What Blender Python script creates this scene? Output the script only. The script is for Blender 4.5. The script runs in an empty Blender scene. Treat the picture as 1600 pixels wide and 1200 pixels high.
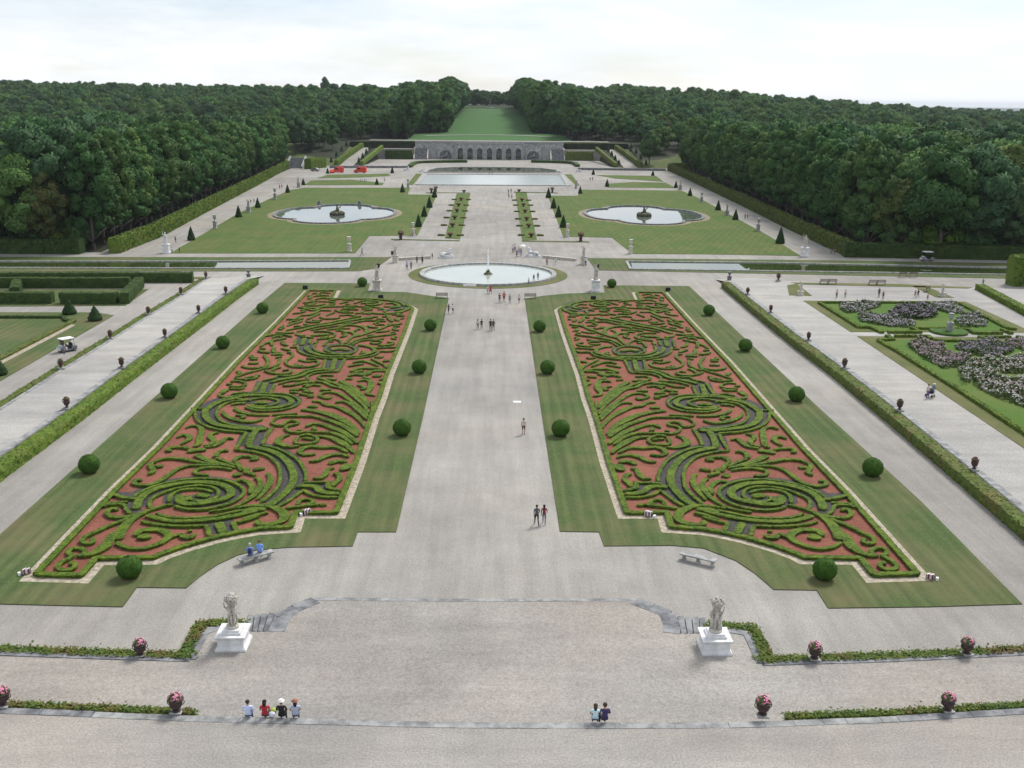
import bpy, math, random
import numpy as np
from mathutils import Vector, Matrix, geometry
random.seed(7); rng = np.random.default_rng(7)
C = bpy.context.scene.collection
SC = bpy.context.scene
PI = math.pi

# ------------------------------------------------------------------ camera
FOC, ROLL, PITCH, YAW, CAMH = 1600.0, .0095, math.radians(15.5), .0227, 31.0
def _cr(a, b): return Vector(a).cross(Vector(b))
CF = Vector((math.sin(YAW)*math.cos(PITCH), math.cos(YAW)*math.cos(PITCH), -math.sin(PITCH)))
_r0 = Vector((math.cos(YAW), -math.sin(YAW), 0)); _d0 = -_r0.cross(CF)
CR = math.cos(ROLL)*_r0 - math.sin(ROLL)*_d0
CD = math.sin(ROLL)*_r0 + math.cos(ROLL)*_d0
def U(px, py, z=0.0):
    """surveyed photo point -> place on the level z (metres)"""
    d = CF*FOC + CR*(px-800) + CD*(py-600)
    t = (z-CAMH)/d.z
    return (d.x*t, d.y*t)
def UL(pts, z=0.0): return [U(a, b, z) for a, b in pts]
def ppm(px, py, z=0.0):
    x, y = U(px, py, z)
    return FOC/(Vector((x, y, z-CAMH)).dot(CF))
AX = -.55                                    # the garden's axis
def mir(pts): return [(2*AX-p[0],)+tuple(p[1:]) for p in pts]
cam = bpy.data.cameras.new('camera'); camo = bpy.data.objects.new('camera', cam); C.objects.link(camo)
cam.sensor_fit = 'HORIZONTAL'; cam.sensor_width = 36; cam.lens = 36; cam.clip_start = .5; cam.clip_end = 60000
m3 = Matrix((CR, -CD, -CF)).transposed()
camo.matrix_world = Matrix.Translation((0, 0, CAMH)) @ m3.to_4x4()
SC.camera = camo

# ------------------------------------------------------------------ materials
def newmat(name):
    m = bpy.data.materials.new(name); m.use_nodes = True
    nt = m.node_tree; b = nt.nodes['Principled BSDF']
    return m, nt, b
def noise_col(nt, vec, scale, c1, c2, lo=.35, hi=.65, detail=4.0, rough=.6):
    n = nt.nodes.new('ShaderNodeTexNoise'); n.inputs['Scale'].default_value = scale
    n.inputs['Detail'].default_value = detail; n.inputs['Roughness'].default_value = rough
    if vec is not None: nt.links.new(vec, n.inputs['Vector'])
    r = nt.nodes.new('ShaderNodeValToRGB'); r.color_ramp.elements[0].position = lo; r.color_ramp.elements[1].position = hi
    r.color_ramp.elements[0].color = (*c1, 1); r.color_ramp.elements[1].color = (*c2, 1)
    nt.links.new(n.outputs['Fac'], r.inputs['Fac'])
    return r.outputs['Color'], n.outputs['Fac']
def mixc(nt, a, b, fac, mode='MIX'):
    x = nt.nodes.new('ShaderNodeMix'); x.data_type = 'RGBA'; x.blend_type = mode
    def s(sock, v):
        if hasattr(v, 'links'): nt.links.new(v, sock)
        elif isinstance(v, (int, float)): sock.default_value = v
        else: sock.default_value = (*v, 1)
    s(x.inputs[0], fac); s(x.inputs[6], a); s(x.inputs[7], b)
    return x.outputs[2]
def coords(nt, kind='Object', scale=(1, 1, 1), rot=0):
    t = nt.nodes.new('ShaderNodeTexCoord'); mp = nt.nodes.new('ShaderNodeMapping')
    mp.inputs['Scale'].default_value = scale; mp.inputs['Rotation'].default_value = (0, 0, rot)
    nt.links.new(t.outputs[kind], mp.inputs['Vector']); return mp.outputs['Vector']
def bump(nt, b, fac, strength=.3, dist=.05):
    k = nt.nodes.new('ShaderNodeBump'); k.inputs['Strength'].default_value = strength; k.inputs['Distance'].default_value = dist
    nt.links.new(fac, k.inputs['Height']); nt.links.new(k.outputs['Normal'], b.inputs['Normal'])
def simple(name, c1, c2=None, scale=3.0, rough=.85, bmp=0, spec=.2, metal=0, lo=.35, hi=.65):
    m, nt, b = newmat(name)
    c2 = c2 or tuple(min(1, x*1.25) for x in c1)
    col, f = noise_col(nt, coords(nt), scale, c1, c2, lo, hi)
    nt.links.new(col, b.inputs['Base Color']); b.inputs['Roughness'].default_value = rough
    b.inputs['Specular IOR Level'].default_value = spec; b.inputs['Metallic'].default_value = metal
    if bmp: bump(nt, b, f, bmp)
    return m
M = {}
def gravel(name, a, b_, tint, streak=(.9, .06), grain=9.0):
    m, nt, b = newmat(name)
    g, f = noise_col(nt, coords(nt), grain, a, b_, .3, .7, 3, .75)
    big, _ = noise_col(nt, coords(nt, scale=(.05, .05, .05)), 1.0, (1, 1, 1), tint, .38, .66, 6, .6)
    st, _ = noise_col(nt, coords(nt, scale=(streak[0], streak[1], 1)), 1.0, (.84, .84, .85), (1.1, 1.1, 1.1), .3, .72, 6, .65)
    pat, _ = noise_col(nt, coords(nt, scale=(.16, .16, .16)), 1.0, (.87, .87, .87), (1.09, 1.085, 1.07), .34, .68, 9, .68)
    spk, _ = noise_col(nt, coords(nt), 2.6, (.93, .93, .93), (1.05, 1.045, 1.04), .35, .65, 6, .8)
    wear, _ = noise_col(nt, coords(nt, scale=(.035, .02, .03)), 1.0, (.87, .87, .875), (1.09, 1.09, 1.075), .38, .60, 5, .55)
    c = mixc(nt, g, big, 1, 'MULTIPLY'); c = mixc(nt, c, wear, 1, 'MULTIPLY'); c = mixc(nt, c, st, 1, 'MULTIPLY'); c = mixc(nt, c, pat, 1, 'MULTIPLY'); c = mixc(nt, c, spk, 1, 'MULTIPLY')
    nt.links.new(c, b.inputs['Base Color']); b.inputs['Roughness'].default_value = .95; b.inputs['Specular IOR Level'].default_value = .1
    bump(nt, b, f, .35, .03)
    return m
M['gravel'] = gravel('grey gravel', (.216, .208, .196), (.382, .371, .351), (.98, .95, .91))
M['gravel_pale'] = gravel('pale gravel', (.245, .24, .231), (.455, .448, .435), (.97, .95, .92), (.06, .5))
M['gravel_warm'] = gravel('warm gravel', (.208, .199, .186), (.388, .374, .353), (1.0, .945, .90), (.06, .5))
def grass(name, a, b_, brown, stripe=None, band=2.2):
    m, nt, b = newmat(name)
    g, f = noise_col(nt, coords(nt), 5.0, a, b_, .3, .7, 4, .7)
    br, _ = noise_col(nt, coords(nt, scale=(.12, .12, .12)), 1.0, (0, 0, 0), (1, 1, 1), .42, .70, 7, .68)
    c = mixc(nt, g, brown, br)
    if stripe is not None:
        w = nt.nodes.new('ShaderNodeTexWave'); w.wave_type = 'BANDS'; w.bands_direction = 'X'
        w.inputs['Scale'].default_value = .314/band*2; w.inputs['Distortion'].default_value = 1.2; w.inputs['Detail'].default_value = 3
        w.inputs['Detail Scale'].default_value = .6
        nt.links.new(coords(nt, rot=stripe), w.inputs['Vector'])
        c2 = mixc(nt, (.91, .93, .92), (1.06, 1.05, 1.05), w.outputs['Fac'])
        c = mixc(nt, c, c2, 1, 'MULTIPLY')
        st, _ = noise_col(nt, coords(nt, scale=(1.6, .05, 1), rot=stripe), 1.0, (.76, .80, .79), (1.24, 1.20, 1.18), .3, .7, 5, .72)
        c = mixc(nt, c, st, .9, 'MULTIPLY')
    nt.links.new(c, b.inputs['Base Color']); b.inputs['Roughness'].default_value = .95; b.inputs['Specular IOR Level'].default_value = .1
    bump(nt, b, f, .6, .04)
    return m
M['lawn'] = grass('mown lawn', (.047, .080, .028), (.088, .121, .044), (.128, .117, .060), 0.0)
M['lawn_far'] = grass('far mown lawn', (.055, .098, .026), (.088, .135, .036), (.12, .125, .045), .35, 3.2)
M['lawn_rich'] = grass('rich lawn', (.05, .105, .018), (.085, .16, .03), (.11, .14, .04))
M['verge'] = grass('dry verge', (.075, .095, .032), (.11, .125, .045), (.16, .145, .075))
M['meadow'] = grass('hill meadow', (.036, .105, .034), (.064, .150, .048), (.075, .125, .046))
M['floor'] = simple('woodland floor', (.010, .018, .007), (.026, .030, .013), .4)
M['soil'] = simple('soil edge', (.06, .045, .03), (.10, .08, .05), 2)
M['sand'] = simple('pale sand', (.225, .195, .148), (.44, .385, .30), 3.2, bmp=.5)
M['red'] = gravel('crushed brick', (.175, .066, .046), (.31, .132, .094), (.95, .9, .88), (.3, .3), 6.0)
M['dark'] = simple('black gravel', (.030, .029, .027), (.070, .067, .062), 5, bmp=.4)
def leafmat(name, a, b_, hi, scale=2.6, bmp=.9, trans=0, vary=.0, patch=None):
    m, nt, b = newmat(name)
    v = coords(nt)
    c, f = noise_col(nt, v, scale, a, b_, .36, .62, 5, .75)
    c2, f2 = noise_col(nt, v, scale*.28, (0, 0, 0), (1, 1, 1), .45, .72, 3, .6)
    c = mixc(nt, c, hi, c2)
    if patch:
        p, _ = noise_col(nt, v, .55, (0, 0, 0), (1, 1, 1), .52, .72, 4, .6); c = mixc(nt, c, patch, p)
    if vary:
        oi = nt.nodes.new('ShaderNodeObjectInfo'); hs = nt.nodes.new('ShaderNodeHueSaturation')
        mr = nt.nodes.new('ShaderNodeMapRange'); mr.inputs['To Min'].default_value = .5-.035*vary; mr.inputs['To Max'].default_value = .5+.03*vary
        mv = nt.nodes.new('ShaderNodeMapRange'); mv.inputs['To Min'].default_value = 1-.3*vary; mv.inputs['To Max'].default_value = 1+.35*vary
        wn = nt.nodes.new('ShaderNodeTexWhiteNoise'); wn.noise_dimensions = '1D'
        nt.links.new(oi.outputs['Random'], wn.inputs['W'])
        nt.links.new(oi.outputs['Random'], mr.inputs['Value']); nt.links.new(mr.outputs[0], hs.inputs['Hue'])
        nt.links.new(wn.outputs['Value'], mv.inputs['Value']); nt.links.new(mv.outputs[0], hs.inputs['Value'])
        nt.links.new(c, hs.inputs['Color']); c = hs.outputs['Color']
    nt.links.new(c, b.inputs['Base Color']); b.inputs['Roughness'].default_value = .8; b.inputs['Specular IOR Level'].default_value = .15
    if bmp: bump(nt, b, f, bmp, .08)
    if trans:
        t = nt.nodes.new('ShaderNodeBsdfTranslucent'); nt.links.new(c, t.inputs['Color'])
        mx = nt.nodes.new('ShaderNodeMixShader'); mx.inputs[0].default_value = trans
        nt.links.new(b.outputs[0], mx.inputs[1]); nt.links.new(t.outputs[0], mx.inputs[2])
        nt.links.new(mx.outputs[0], nt.nodes['Material Output'].inputs['Surface'])
    return m
M['box'] = leafmat('clipped box', (.019, .044, .006), (.100, .156, .013), (.120, .168, .014), 3.6)
M['box_ball'] = leafmat('dark clipped box', (.020, .058, .008), (.045, .105, .012), (.055, .115, .012), 6.0)
M['yew'] = leafmat('clipped yew', (.010, .028, .008), (.022, .052, .014), (.028, .060, .014), 4.0)
M['hedge_light'] = leafmat('light hornbeam', (.050, .095, .014), (.105, .165, .022), (.125, .175, .02), 2.2, patch=(.115, .13, .03))
M['hedge_olive'] = leafmat('olive hornbeam', (.050, .075, .016), (.105, .130, .030), (.095, .14, .025), 2.2, patch=(.14, .115, .04))
M['hedge_dark'] = leafmat('dark hedge', (.018, .040, .010), (.042, .075, .018), (.050, .085, .018), 2.5)
M['ivy'] = leafmat('strip plants', (.040, .080, .014), (.10, .15, .03), (.13, .15, .03), 3.0, patch=(.15, .09, .04))
TREEC = {'deep': ((.034, .086, .030), (.066, .150, .044), (.090, .180, .050)),
         'mid': ((.050, .114, .034), (.098, .192, .050), (.126, .222, .054)),
         'blue': ((.038, .088, .042), (.072, .148, .062), (.092, .172, .070)),
         'olive': ((.064, .104, .030), (.116, .166, .046), (.136, .182, .050)),
         'rust': ((.058, .080, .026), (.104, .128, .040), (.150, .130, .044)),
         'lime': ((.070, .125, .016), (.125, .21, .026), (.13, .215, .028))}
for k, (a, b_, h) in TREEC.items(): M['tree_'+k] = leafmat('foliage '+k, a, b_, h, .9, 0, .22, .55)
M['bark'] = simple('bark', (.05, .045, .038), (.11, .10, .085), 3, bmp=.5)
M['stone'] = simple('grey stone', (.20, .205, .205), (.40, .40, .385), 1.6, bmp=.3)
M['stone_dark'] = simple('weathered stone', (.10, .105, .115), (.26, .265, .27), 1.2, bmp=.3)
M['stone_mid'] = simple('worn grey stone', (.15, .155, .155), (.32, .325, .32), 1.4, bmp=.3)
M['stone_wall'] = simple('rubble stone', (.22, .225, .222), (.46, .46, .445), .9, bmp=.25)
M['marble'] = simple('white marble', (.52, .52, .52), (.72, .72, .725), 1.6, .7)
M['limestone'] = simple('pale limestone', (.34, .315, .27), (.60, .57, .51), 3, .8, .3)
M['moss'] = simple('mossy stone', (.05, .055, .03), (.13, .13, .08), 2, bmp=.4)
M['iron'] = simple('dark cast iron', (.035, .025, .025), (.085, .055, .05), 4, .6)
M['terra'] = simple('dull terracotta', (.05, .03, .03), (.095, .052, .048), 4, .8)
M['pink'] = simple('pink petals', (.58, .12, .26), (.80, .34, .50), 14)
M['redpet'] = simple('red petals', (.15, .05, .045), (.26, .10, .085), 10)
M['margin'] = simple('worn margin', (.15, .13, .08), (.27, .23, .16), 1.5)
M['whitepet'] = simple('white petals', (.46, .44, .43), (.72, .70, .69), 10)
M['mauve'] = simple('mauve petals', (.24, .19, .25), (.46, .40, .47), 6)
M['rosepet'] = simple('rose petals', (.40, .26, .26), (.60, .46, .44), 6)
M['flower_leaf'] = leafmat('flower leaves', (.050, .085, .030), (.11, .15, .055), (.12, .16, .06), 3)
M['wood'] = simple('weathered wood', (.10, .085, .075), (.18, .16, .14), 5)
M['redpaint'] = simple('red paint', (.62, .035, .02), (.68, .045, .03), 2, .35, 0, .5)
M['whitepaint'] = simple('white paint', (.72, .72, .72), (.80, .80, .80), 2, .4, 0, .5)
M['greypaint'] = simple('grey paint', (.22, .23, .25), (.28, .29, .31), 2, .35, 0, .5, .3)
M['glass'] = simple('dark glass', (.015, .02, .025), (.03, .035, .04), 2, .08, 0, .6)
M['rubber'] = simple('rubber', (.02, .02, .02), (.035, .035, .035), 5)
M['black'] = simple('black plastic', (.015, .015, .015), (.03, .03, .03), 5, .5)
M['lamp'] = simple('lamp lens', (.6, .6, .55), (.75, .75, .7), 5, .15)
def stripes(name):
    m, nt, b = newmat(name)
    w = nt.nodes.new('ShaderNodeTexWave'); w.inputs['Scale'].default_value = 1.6
    nt.links.new(coords(nt, rot=.7), w.inputs['Vector'])
    r = nt.nodes.new('ShaderNodeValToRGB'); r.color_ramp.interpolation = 'CONSTANT'
    r.color_ramp.elements[0].color = (.16, .05, .06, 1); r.color_ramp.elements[1].color = (.62, .58, .6, 1); r.color_ramp.elements[1].position = .5
    nt.links.new(w.outputs['Fac'], r.inputs['Fac']); nt.links.new(r.outputs[0], b.inputs['Base Color']); return m
M['striped'] = stripes('striped cloth')
def water(name, col, rough, bscale, bs, ior=1.33):
    m, nt, b = newmat(name)
    c, f = noise_col(nt, coords(nt, scale=(1, 1, 1)), .15, col, tuple(x*1.15 for x in col), .3, .7)
    nt.links.new(c, b.inputs['Base Color']); b.inputs['Roughness'].default_value = rough; b.inputs['IOR'].default_value = ior
    n = nt.nodes.new('ShaderNodeTexNoise'); n.inputs['Scale'].default_value = bscale; n.inputs['Detail'].default_value = 3
    nt.links.new(coords(nt), n.inputs['Vector']); bump(nt, b, n.outputs['Fac'], bs, .02)
    return m
M['water'] = water('still water', (.10, .12, .10), .01, .7, .010, 1.9)
M['water_green'] = water('green canal water', (.035, .050, .014), .01, .7, .010, 1.6)
M['water_milky'] = water('milky basin water', (.33, .365, .335), .10, 1.6, .3)
M['water_ripple'] = water('rippled water', (.34, .38, .37), .22, .8, .35, 1.7)
M['spray'] = simple('water spray', (.85, .88, .9), (.95, .95, .95), 6, .3)
_pc = {}
def plain(col, rough=.85):
    k = tuple(col)
    if k not in _pc: _pc[k] = simple('cloth', col, tuple(min(1, x*1.12+.004) for x in col), 6, rough)
    return _pc[k]

# ------------------------------------------------------------------ mesh builder
class MB:
    def __init__(s): s.v = []; s.f = []; s.m = []; s.mi = 0
    def quad(s, *p):
        n = len(s.v); s.v += [tuple(q) for q in p]; s.f.append(tuple(range(n, n+len(p)))); s.m.append(s.mi)
    def box(s, x0, x1, y0, y1, z0, z1, rot=0, at=(0, 0)):
        n = len(s.v); c, q = math.cos(rot), math.sin(rot)
        for z in (z0, z1):
            for x, y in ((x0, y0), (x1, y0), (x1, y1), (x0, y1)): s.v.append((at[0]+x*c-y*q, at[1]+x*q+y*c, z))
        for f in ((3, 2, 1, 0), (4, 5, 6, 7), (0, 1, 5, 4), (1, 2, 6, 5), (2, 3, 7, 6), (3, 0, 4, 7)):
            s.f.append(tuple(n+i for i in f)); s.m.append(s.mi)
    def lathe(s, prof, at=(0, 0, 0), seg=14, rot=0, sx=1, sy=1):
        n = len(s.v)
        for r, z in prof:
            for i in range(seg):
                a = 2*PI*i/seg+rot; s.v.append((at[0]+r*math.cos(a)*sx, at[1]+r*math.sin(a)*sy, at[2]+z))
        for j in range(len(prof)-1):
            for i in range(seg):
                k = (i+1) % seg
                s.f.append((n+j*seg+i, n+j*seg+k, n+(j+1)*seg+k, n+(j+1)*seg+i)); s.m.append(s.mi)
        s.f.append(tuple(n+i for i in reversed(range(seg)))); s.m.append(s.mi)
        s.f.append(tuple(n+(len(prof)-1)*seg+i for i in range(seg))); s.m.append(s.mi)
    def square(s, prof, at=(0, 0, 0), rot=0): s.lathe([(r*math.sqrt(2), z) for r, z in prof], at, 4, PI/4+rot)
    def tube(s, pts, rad, seg=8):
        n = len(s.v); P = [Vector(p) for p in pts]
        if not hasattr(rad, '__len__'): rad = [rad]*len(P)
        for i, p in enumerate(P):
            t = (P[min(i+1, len(P)-1)]-P[max(i-1, 0)]).normalized()
            a = t.orthogonal().normalized(); a = (Vector((1, 0, 0)) if abs(t.x) < .9 else Vector((0, 1, 0))); a = (a-t*a.dot(t)).normalized(); b = t.cross(a)
            for k in range(seg):
                w = 2*PI*k/seg; s.v.append(tuple(p+rad[i]*(a*math.cos(w)+b*math.sin(w))))
        for j in range(len(P)-1):
            for i in range(seg):
                k = (i+1) % seg; s.f.append((n+j*seg+i, n+j*seg+k, n+(j+1)*seg+k, n+(j+1)*seg+i)); s.m.append(s.mi)
        s.f.append(tuple(n+i for i in reversed(range(seg)))); s.m.append(s.mi)
        s.f.append(tuple(n+(len(P)-1)*seg+i for i in range(seg))); s.m.append(s.mi)
    def ball(s, c, r, seg=12, rings=8, jit=0, sz=1):
        prof = []; n = len(s.v)
        for j in range(rings+1):
            a = PI*j/rings-PI/2; prof.append((max(.001, math.cos(a))*r, math.sin(a)*r*sz))
        s.lathe(prof, c, seg)
        if jit:
            for i in range(n, len(s.v)):
                q = Vector(s.v[i])-Vector(c); k = 1+random.uniform(-jit, jit); s.v[i] = tuple(Vector(c)+q*k)
    def prism(s, poly, z0, z1, side=None, bottom=False):
        tri = geometry.tessellate_polygon([[Vector((p[0], p[1], 0)) for p in poly]])
        ar = sum(poly[i][0]*poly[(i+1) % len(poly)][1]-poly[(i+1) % len(poly)][0]*poly[i][1] for i in range(len(poly)))
        n = len(s.v); zz = (lambda i: z1[i]) if hasattr(z1, '__len__') else (lambda i: z1)
        s.v += [(p[0], p[1], zz(i)) for i, p in enumerate(poly)]
        for a, b, c in tri:
            A, B, D = poly[a], poly[b], poly[c]
            cr = (B[0]-A[0])*(D[1]-A[1])-(B[1]-A[1])*(D[0]-A[0])
            s.f.append((n+a, n+b, n+c) if cr > 0 else (n+a, n+c, n+b)); s.m.append(s.mi)
        if z0 is not None:
            k = len(s.v); s.v += [(p[0], p[1], z0) for p in poly]; N = len(poly)
            for i in range(N):
                j = (i+1) % N
                f = (k+i, k+j, n+j, n+i)
                s.f.append(f if ar > 0 else f[::-1]); s.m.append(s.mi if side is None else side)
    def build(s, name, mats, parent=None, smooth=False, loc=None):
        me = bpy.data.meshes.new(name); me.from_pydata(s.v, [], s.f)
        mats = mats if isinstance(mats, (list, tuple)) else [mats]
        for q in mats: me.materials.append(M[q] if isinstance(q, str) else q)
        if len(mats) > 1: me.polygons.foreach_set('material_index', s.m)
        if smooth: me.polygons.foreach_set('use_smooth', [True]*len(me.polygons))
        me.update()
        o = bpy.data.objects.new(name, me); C.objects.link(o)
        if parent: o.parent = parent
        if loc: o.location = loc
        return o
def tag(o, label=None, cat=None, group=None, kind=None):
    if label: o['label'] = label
    if cat: o['category'] = cat
    if group: o['group'] = group
    if kind: o['kind'] = kind
    return o
def thing(name, label, cat, loc=(0, 0, 0), rz=0, group=None):
    o = bpy.data.objects.new(name, None); C.objects.link(o); o.location = loc; o.rotation_euler.z = rz
    o.empty_display_size = .3
    return tag(o, label, cat, group)
def struct(mb, name, mat, smooth=False): return tag(mb.build(name, mat, smooth=smooth), kind='structure')
KIDS = {}
def dup(root, loc, rz=0, label=None, group=None, sc=None):
    if root not in KIDS: KIDS[root] = [(k, list(k.children)) for k in root.children]
    r = root.copy(); C.objects.link(r); r.location = loc; r.rotation_euler.z = rz
    if sc: r.scale = (sc,)*3 if not hasattr(sc, '__len__') else sc
    if label: r['label'] = label
    if group: r['group'] = group
    for k, gs in KIDS[root]:
        c = k.copy(); C.objects.link(c); c.parent = r
        for g in gs:
            d = g.copy(); C.objects.link(d); d.parent = c
    return r
class Proto:
    """first use moves the built thing itself, later uses copy it"""
    def __init__(s, root): s.r = root; s.used = False
    def put(s, loc, rz=0, label=None, group=None, sc=None):
        if s.used: return dup(s.r, loc, rz, label, group, sc)
        KIDS[s.r] = [(k, list(k.children)) for k in s.r.children]
        s.used = True; r = s.r; r.location = loc; r.rotation_euler.z = rz
        if sc: r.scale = (sc,)*3 if not hasattr(sc, '__len__') else sc
        if label: r['label'] = label
        if group: r['group'] = group
        return r
ORD = 'first second third fourth fifth sixth seventh eighth ninth tenth eleventh twelfth thirteenth fourteenth fifteenth sixteenth seventeenth eighteenth nineteenth twentieth'.split()
for t_ in 'twenty', 'thirty', 'forty': ORD += [t_+'-'+w for w in ORD[:9]] + ([{'twenty': 'thirtieth', 'thirty': 'fortieth', 'forty': 'fiftieth'}[t_]])

# ------------------------------------------------------------------ strokes (hedges, kerbs, bands)
def smoothline(pts, step, closed=False, sharp=False):
    P = np.array([p[:2] for p in pts], float)
    if sharp:
        out = []
        for a, b in zip(P[:-1], P[1:]):
            n = max(1, int(np.linalg.norm(b-a)/step)); out += [a+(b-a)*i/n for i in range(n)]
        out.append(P[-1]); out = np.array(out)
    else:
        if len(P) == 2: Q = [2*P[0]-P[1], *P, 2*P[1]-P[0]]
        else: Q = [2*P[0]-P[1], *P, 2*P[-1]-P[-2]]
        out = []
        for i in range(1, len(Q)-2):
            p0, p1, p2, p3 = Q[i-1], Q[i], Q[i+1], Q[i+2]
            n = max(2, int(np.linalg.norm(p2-p1)/step))
            for k in range(n):
                t = k/n
                out.append(.5*((2*p1)+(-p0+p2)*t+(2*p0-5*p1+4*p2-p3)*t*t+(-p0+3*p1-3*p2+p3)*t**3))
        out.append(Q[-2]); out = np.array(out)
    d = np.r_[0, np.cumsum(np.linalg.norm(np.diff(out, axis=0), axis=1))]
    L = d[-1]; n = max(2, int(L/step)+1); s = np.linspace(0, L, n)
    return np.c_[np.interp(s, d, out[:, 0]), np.interp(s, d, out[:, 1])], s/L
SOFT = [(-.36, 0), (-.45, .55), (-.50, .90), (-.36, 1.0), (.36, 1.0), (.50, .90), (.45, .55), (.36, 0)]  # foot undercut on purpose, so the sides shade themselves darker
WALL = [(-.5, 0), (-.5, .25), (-.5, .5), (-.5, .75), (-.46, .97), (-.2, 1.0), (.2, 1.0), (.46, .97), (.5, .75), (.5, .5), (.5, .25), (.5, 0)]
def stroke(mb, pts, w, h, z0=0.0, step=.3, jit=.05, prof=SOFT, sharp=False, taper=True, zf=None):
    P, t = smoothline(pts, step, sharp=sharp)
    T = np.gradient(P, axis=0); T /= np.maximum(1e-6, np.linalg.norm(T, axis=1))[:, None]; Nn = np.c_[-T[:, 1], T[:, 0]]
    if hasattr(w, '__len__'): W = np.interp(t, np.linspace(0, 1, len(w)), w)
    else: W = np.full(len(P), float(w))
    hs = np.full(len(P), h)
    if taper:
        W = W.copy(); W[0] *= .55; W[-1] *= .55; hs[0] *= .8; hs[-1] *= .8
    n0 = len(mb.v); k = len(prof)
    for i in range(len(P)):
        zb = z0 if zf is None else zf(P[i][0], P[i][1])
        for (a, b) in prof:
            j = np.array([random.uniform(-jit, jit) for _ in range(3)]) if jit else (0, 0, 0)
            q = P[i]+Nn[i]*a*W[i]
            mb.v.append((q[0]+j[0], q[1]+j[1], zb+b*hs[i]+(j[2] if b > 0 else 0)))
    for i in range(len(P)-1):
        for a in range(k-1):
            mb.f.append((n0+i*k+a, n0+(i+1)*k+a, n0+(i+1)*k+a+1, n0+i*k+a+1)); mb.m.append(mb.mi)
    mb.f.append(tuple(n0+a for a in range(k))); mb.m.append(mb.mi)
    mb.f.append(tuple(n0+(len(P)-1)*k+a for a in reversed(range(k)))); mb.m.append(mb.mi)
    return P
def leafy(mb, n, s, top=.35, f0=0):
    """loose leaf faces standing off the clipped surface"""
    fs = [f for f in mb.f[f0:] if len(f) == 4]; V = mb.v; A = []; keep = []
    for f in fs:
        a, b, c, d = (V[i] for i in f); ux, uy, uz = b[0]-a[0], b[1]-a[1], b[2]-a[2]; wx, wy, wz = d[0]-a[0], d[1]-a[1], d[2]-a[2]
        nx, ny, nz = uy*wz-uz*wy, uz*wx-ux*wz, ux*wy-uy*wx; L = math.sqrt(nx*nx+ny*ny+nz*nz)
        keep.append((a, b, c, d)); A.append(L)
    if not A: return
    A = np.array(A); N = int(A.sum()*n); idx = rng.choice(len(A), N, p=A/A.sum()); R = rng.random((N, 8))
    for k, i in enumerate(idx):
        a, b, c, d = keep[i]; r = R[k]; u, v = r[0], r[1]
        p = [(a[j]*(1-u)+b[j]*u)*(1-v)+(d[j]*(1-u)+c[j]*u)*v for j in range(3)]
        q = s*(.6+.8*r[2]); t = r[3]*6.28; e = (r[4]-.5)*1.6; g = (r[5]-.5)*1.6; p[2] += s*.3*r[6]; ct, st = math.cos(t)*q, math.sin(t)*q
        m = len(V); V += [(p[0]-ct, p[1]-st, p[2]-e*q), (p[0]+st*.7, p[1]-ct*.7, p[2]-g*q*.7), (p[0]+ct, p[1]+st, p[2]+e*q), (p[0]-st*.7, p[1]+ct*.7, p[2]+g*q*.7)]
        mb.f.append((m, m+1, m+2, m+3)); mb.m.append(mb.mi)
def ribbon(mb, pts, w, z, step=.5, sharp=False, zf=None):
    P, t = smoothline(pts, step, sharp=sharp)
    T = np.gradient(P, axis=0); T /= np.maximum(1e-6, np.linalg.norm(T, axis=1))[:, None]; Nn = np.c_[-T[:, 1], T[:, 0]]
    n0 = len(mb.v)
    for i in range(len(P)):
        zz = z if zf is None else zf(P[i][0], P[i][1])
        for s in (.5, -.5): q = P[i]+Nn[i]*w*s; mb.v.append((q[0], q[1], zz))
    for i in range(len(P)-1): mb.f.append((n0+2*i, n0+2*i+1, n0+2*i+3, n0+2*i+2)); mb.m.append(mb.mi)
def offset_poly(poly, d):
    n = len(poly); out = []
    ar = sum(poly[i][0]*poly[(i+1) % n][1]-poly[(i+1) % n][0]*poly[i][1] for i in range(n)); sg = 1 if ar > 0 else -1
    for i in range(n):
        a, b, c = [Vector(poly[(i+k) % n][:2]) for k in (-1, 0, 1)]
        u = (b-a).normalized(); v = (c-b).normalized()
        nu = Vector((u.y, -u.x))*sg; nv = Vector((v.y, -v.x))*sg; m = (nu+nv)
        m = m.normalized()/max(.4, m.normalized().dot(nu)) if m.length > 1e-4 else nu
        q = b+m*d; out.append((q.x, q.y))
    return out

# ------------------------------------------------------------------ terrain and ground
def sm(a, b, x):
    t = min(1, max(0, (x-a)/(b-a))); return t*t*(3-2*t)
def terr(x, y):
    a = (x+20)/max(y, 60)
    z = 23*sm(590, 1000, y)
    fr = 1-.30*sm(.18, .36, a)-.62*sm(.30, .52, a)
    z *= fr
    z += (1.5*math.sin(x*.011+1)+1.2*math.sin(y*.013+x*.004))*sm(600, 900, y)
    if y > 1300: z -= (y-1300)*.012*min(1, (y-1300)/1500) if z > -30 else 0
    z = max(z, -25)
    ad = abs(x-AX); w = 1-sm(110, 190, ad)
    if y < 505: zx = 0
    elif ad > 75: zx = 9.0*min(1, (y-505)/68)
    elif ad > 60: zx = 5.7*max(0, min(1, (y-503)/60)) if y < 568 else 9.0
    else: zx = 0 if y < 568 else 9.0
    if y > 575: zx = 9.0+14.0*sm(565, 1010, y)
    if y < 1010: z = z*(1-w)+zx*w
    return z
ys = list(np.arange(-60, 500, 40))+[503, 505, 515, 535, 555, 567.9, 568.1, 575]+list(np.arange(590, 1100, 20))+list(np.arange(1100, 1600, 50))+[1700, 1900, 2200, 2600, 3200, 4000, 5000, 7000, 10000, 14000, 20000]
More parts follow.
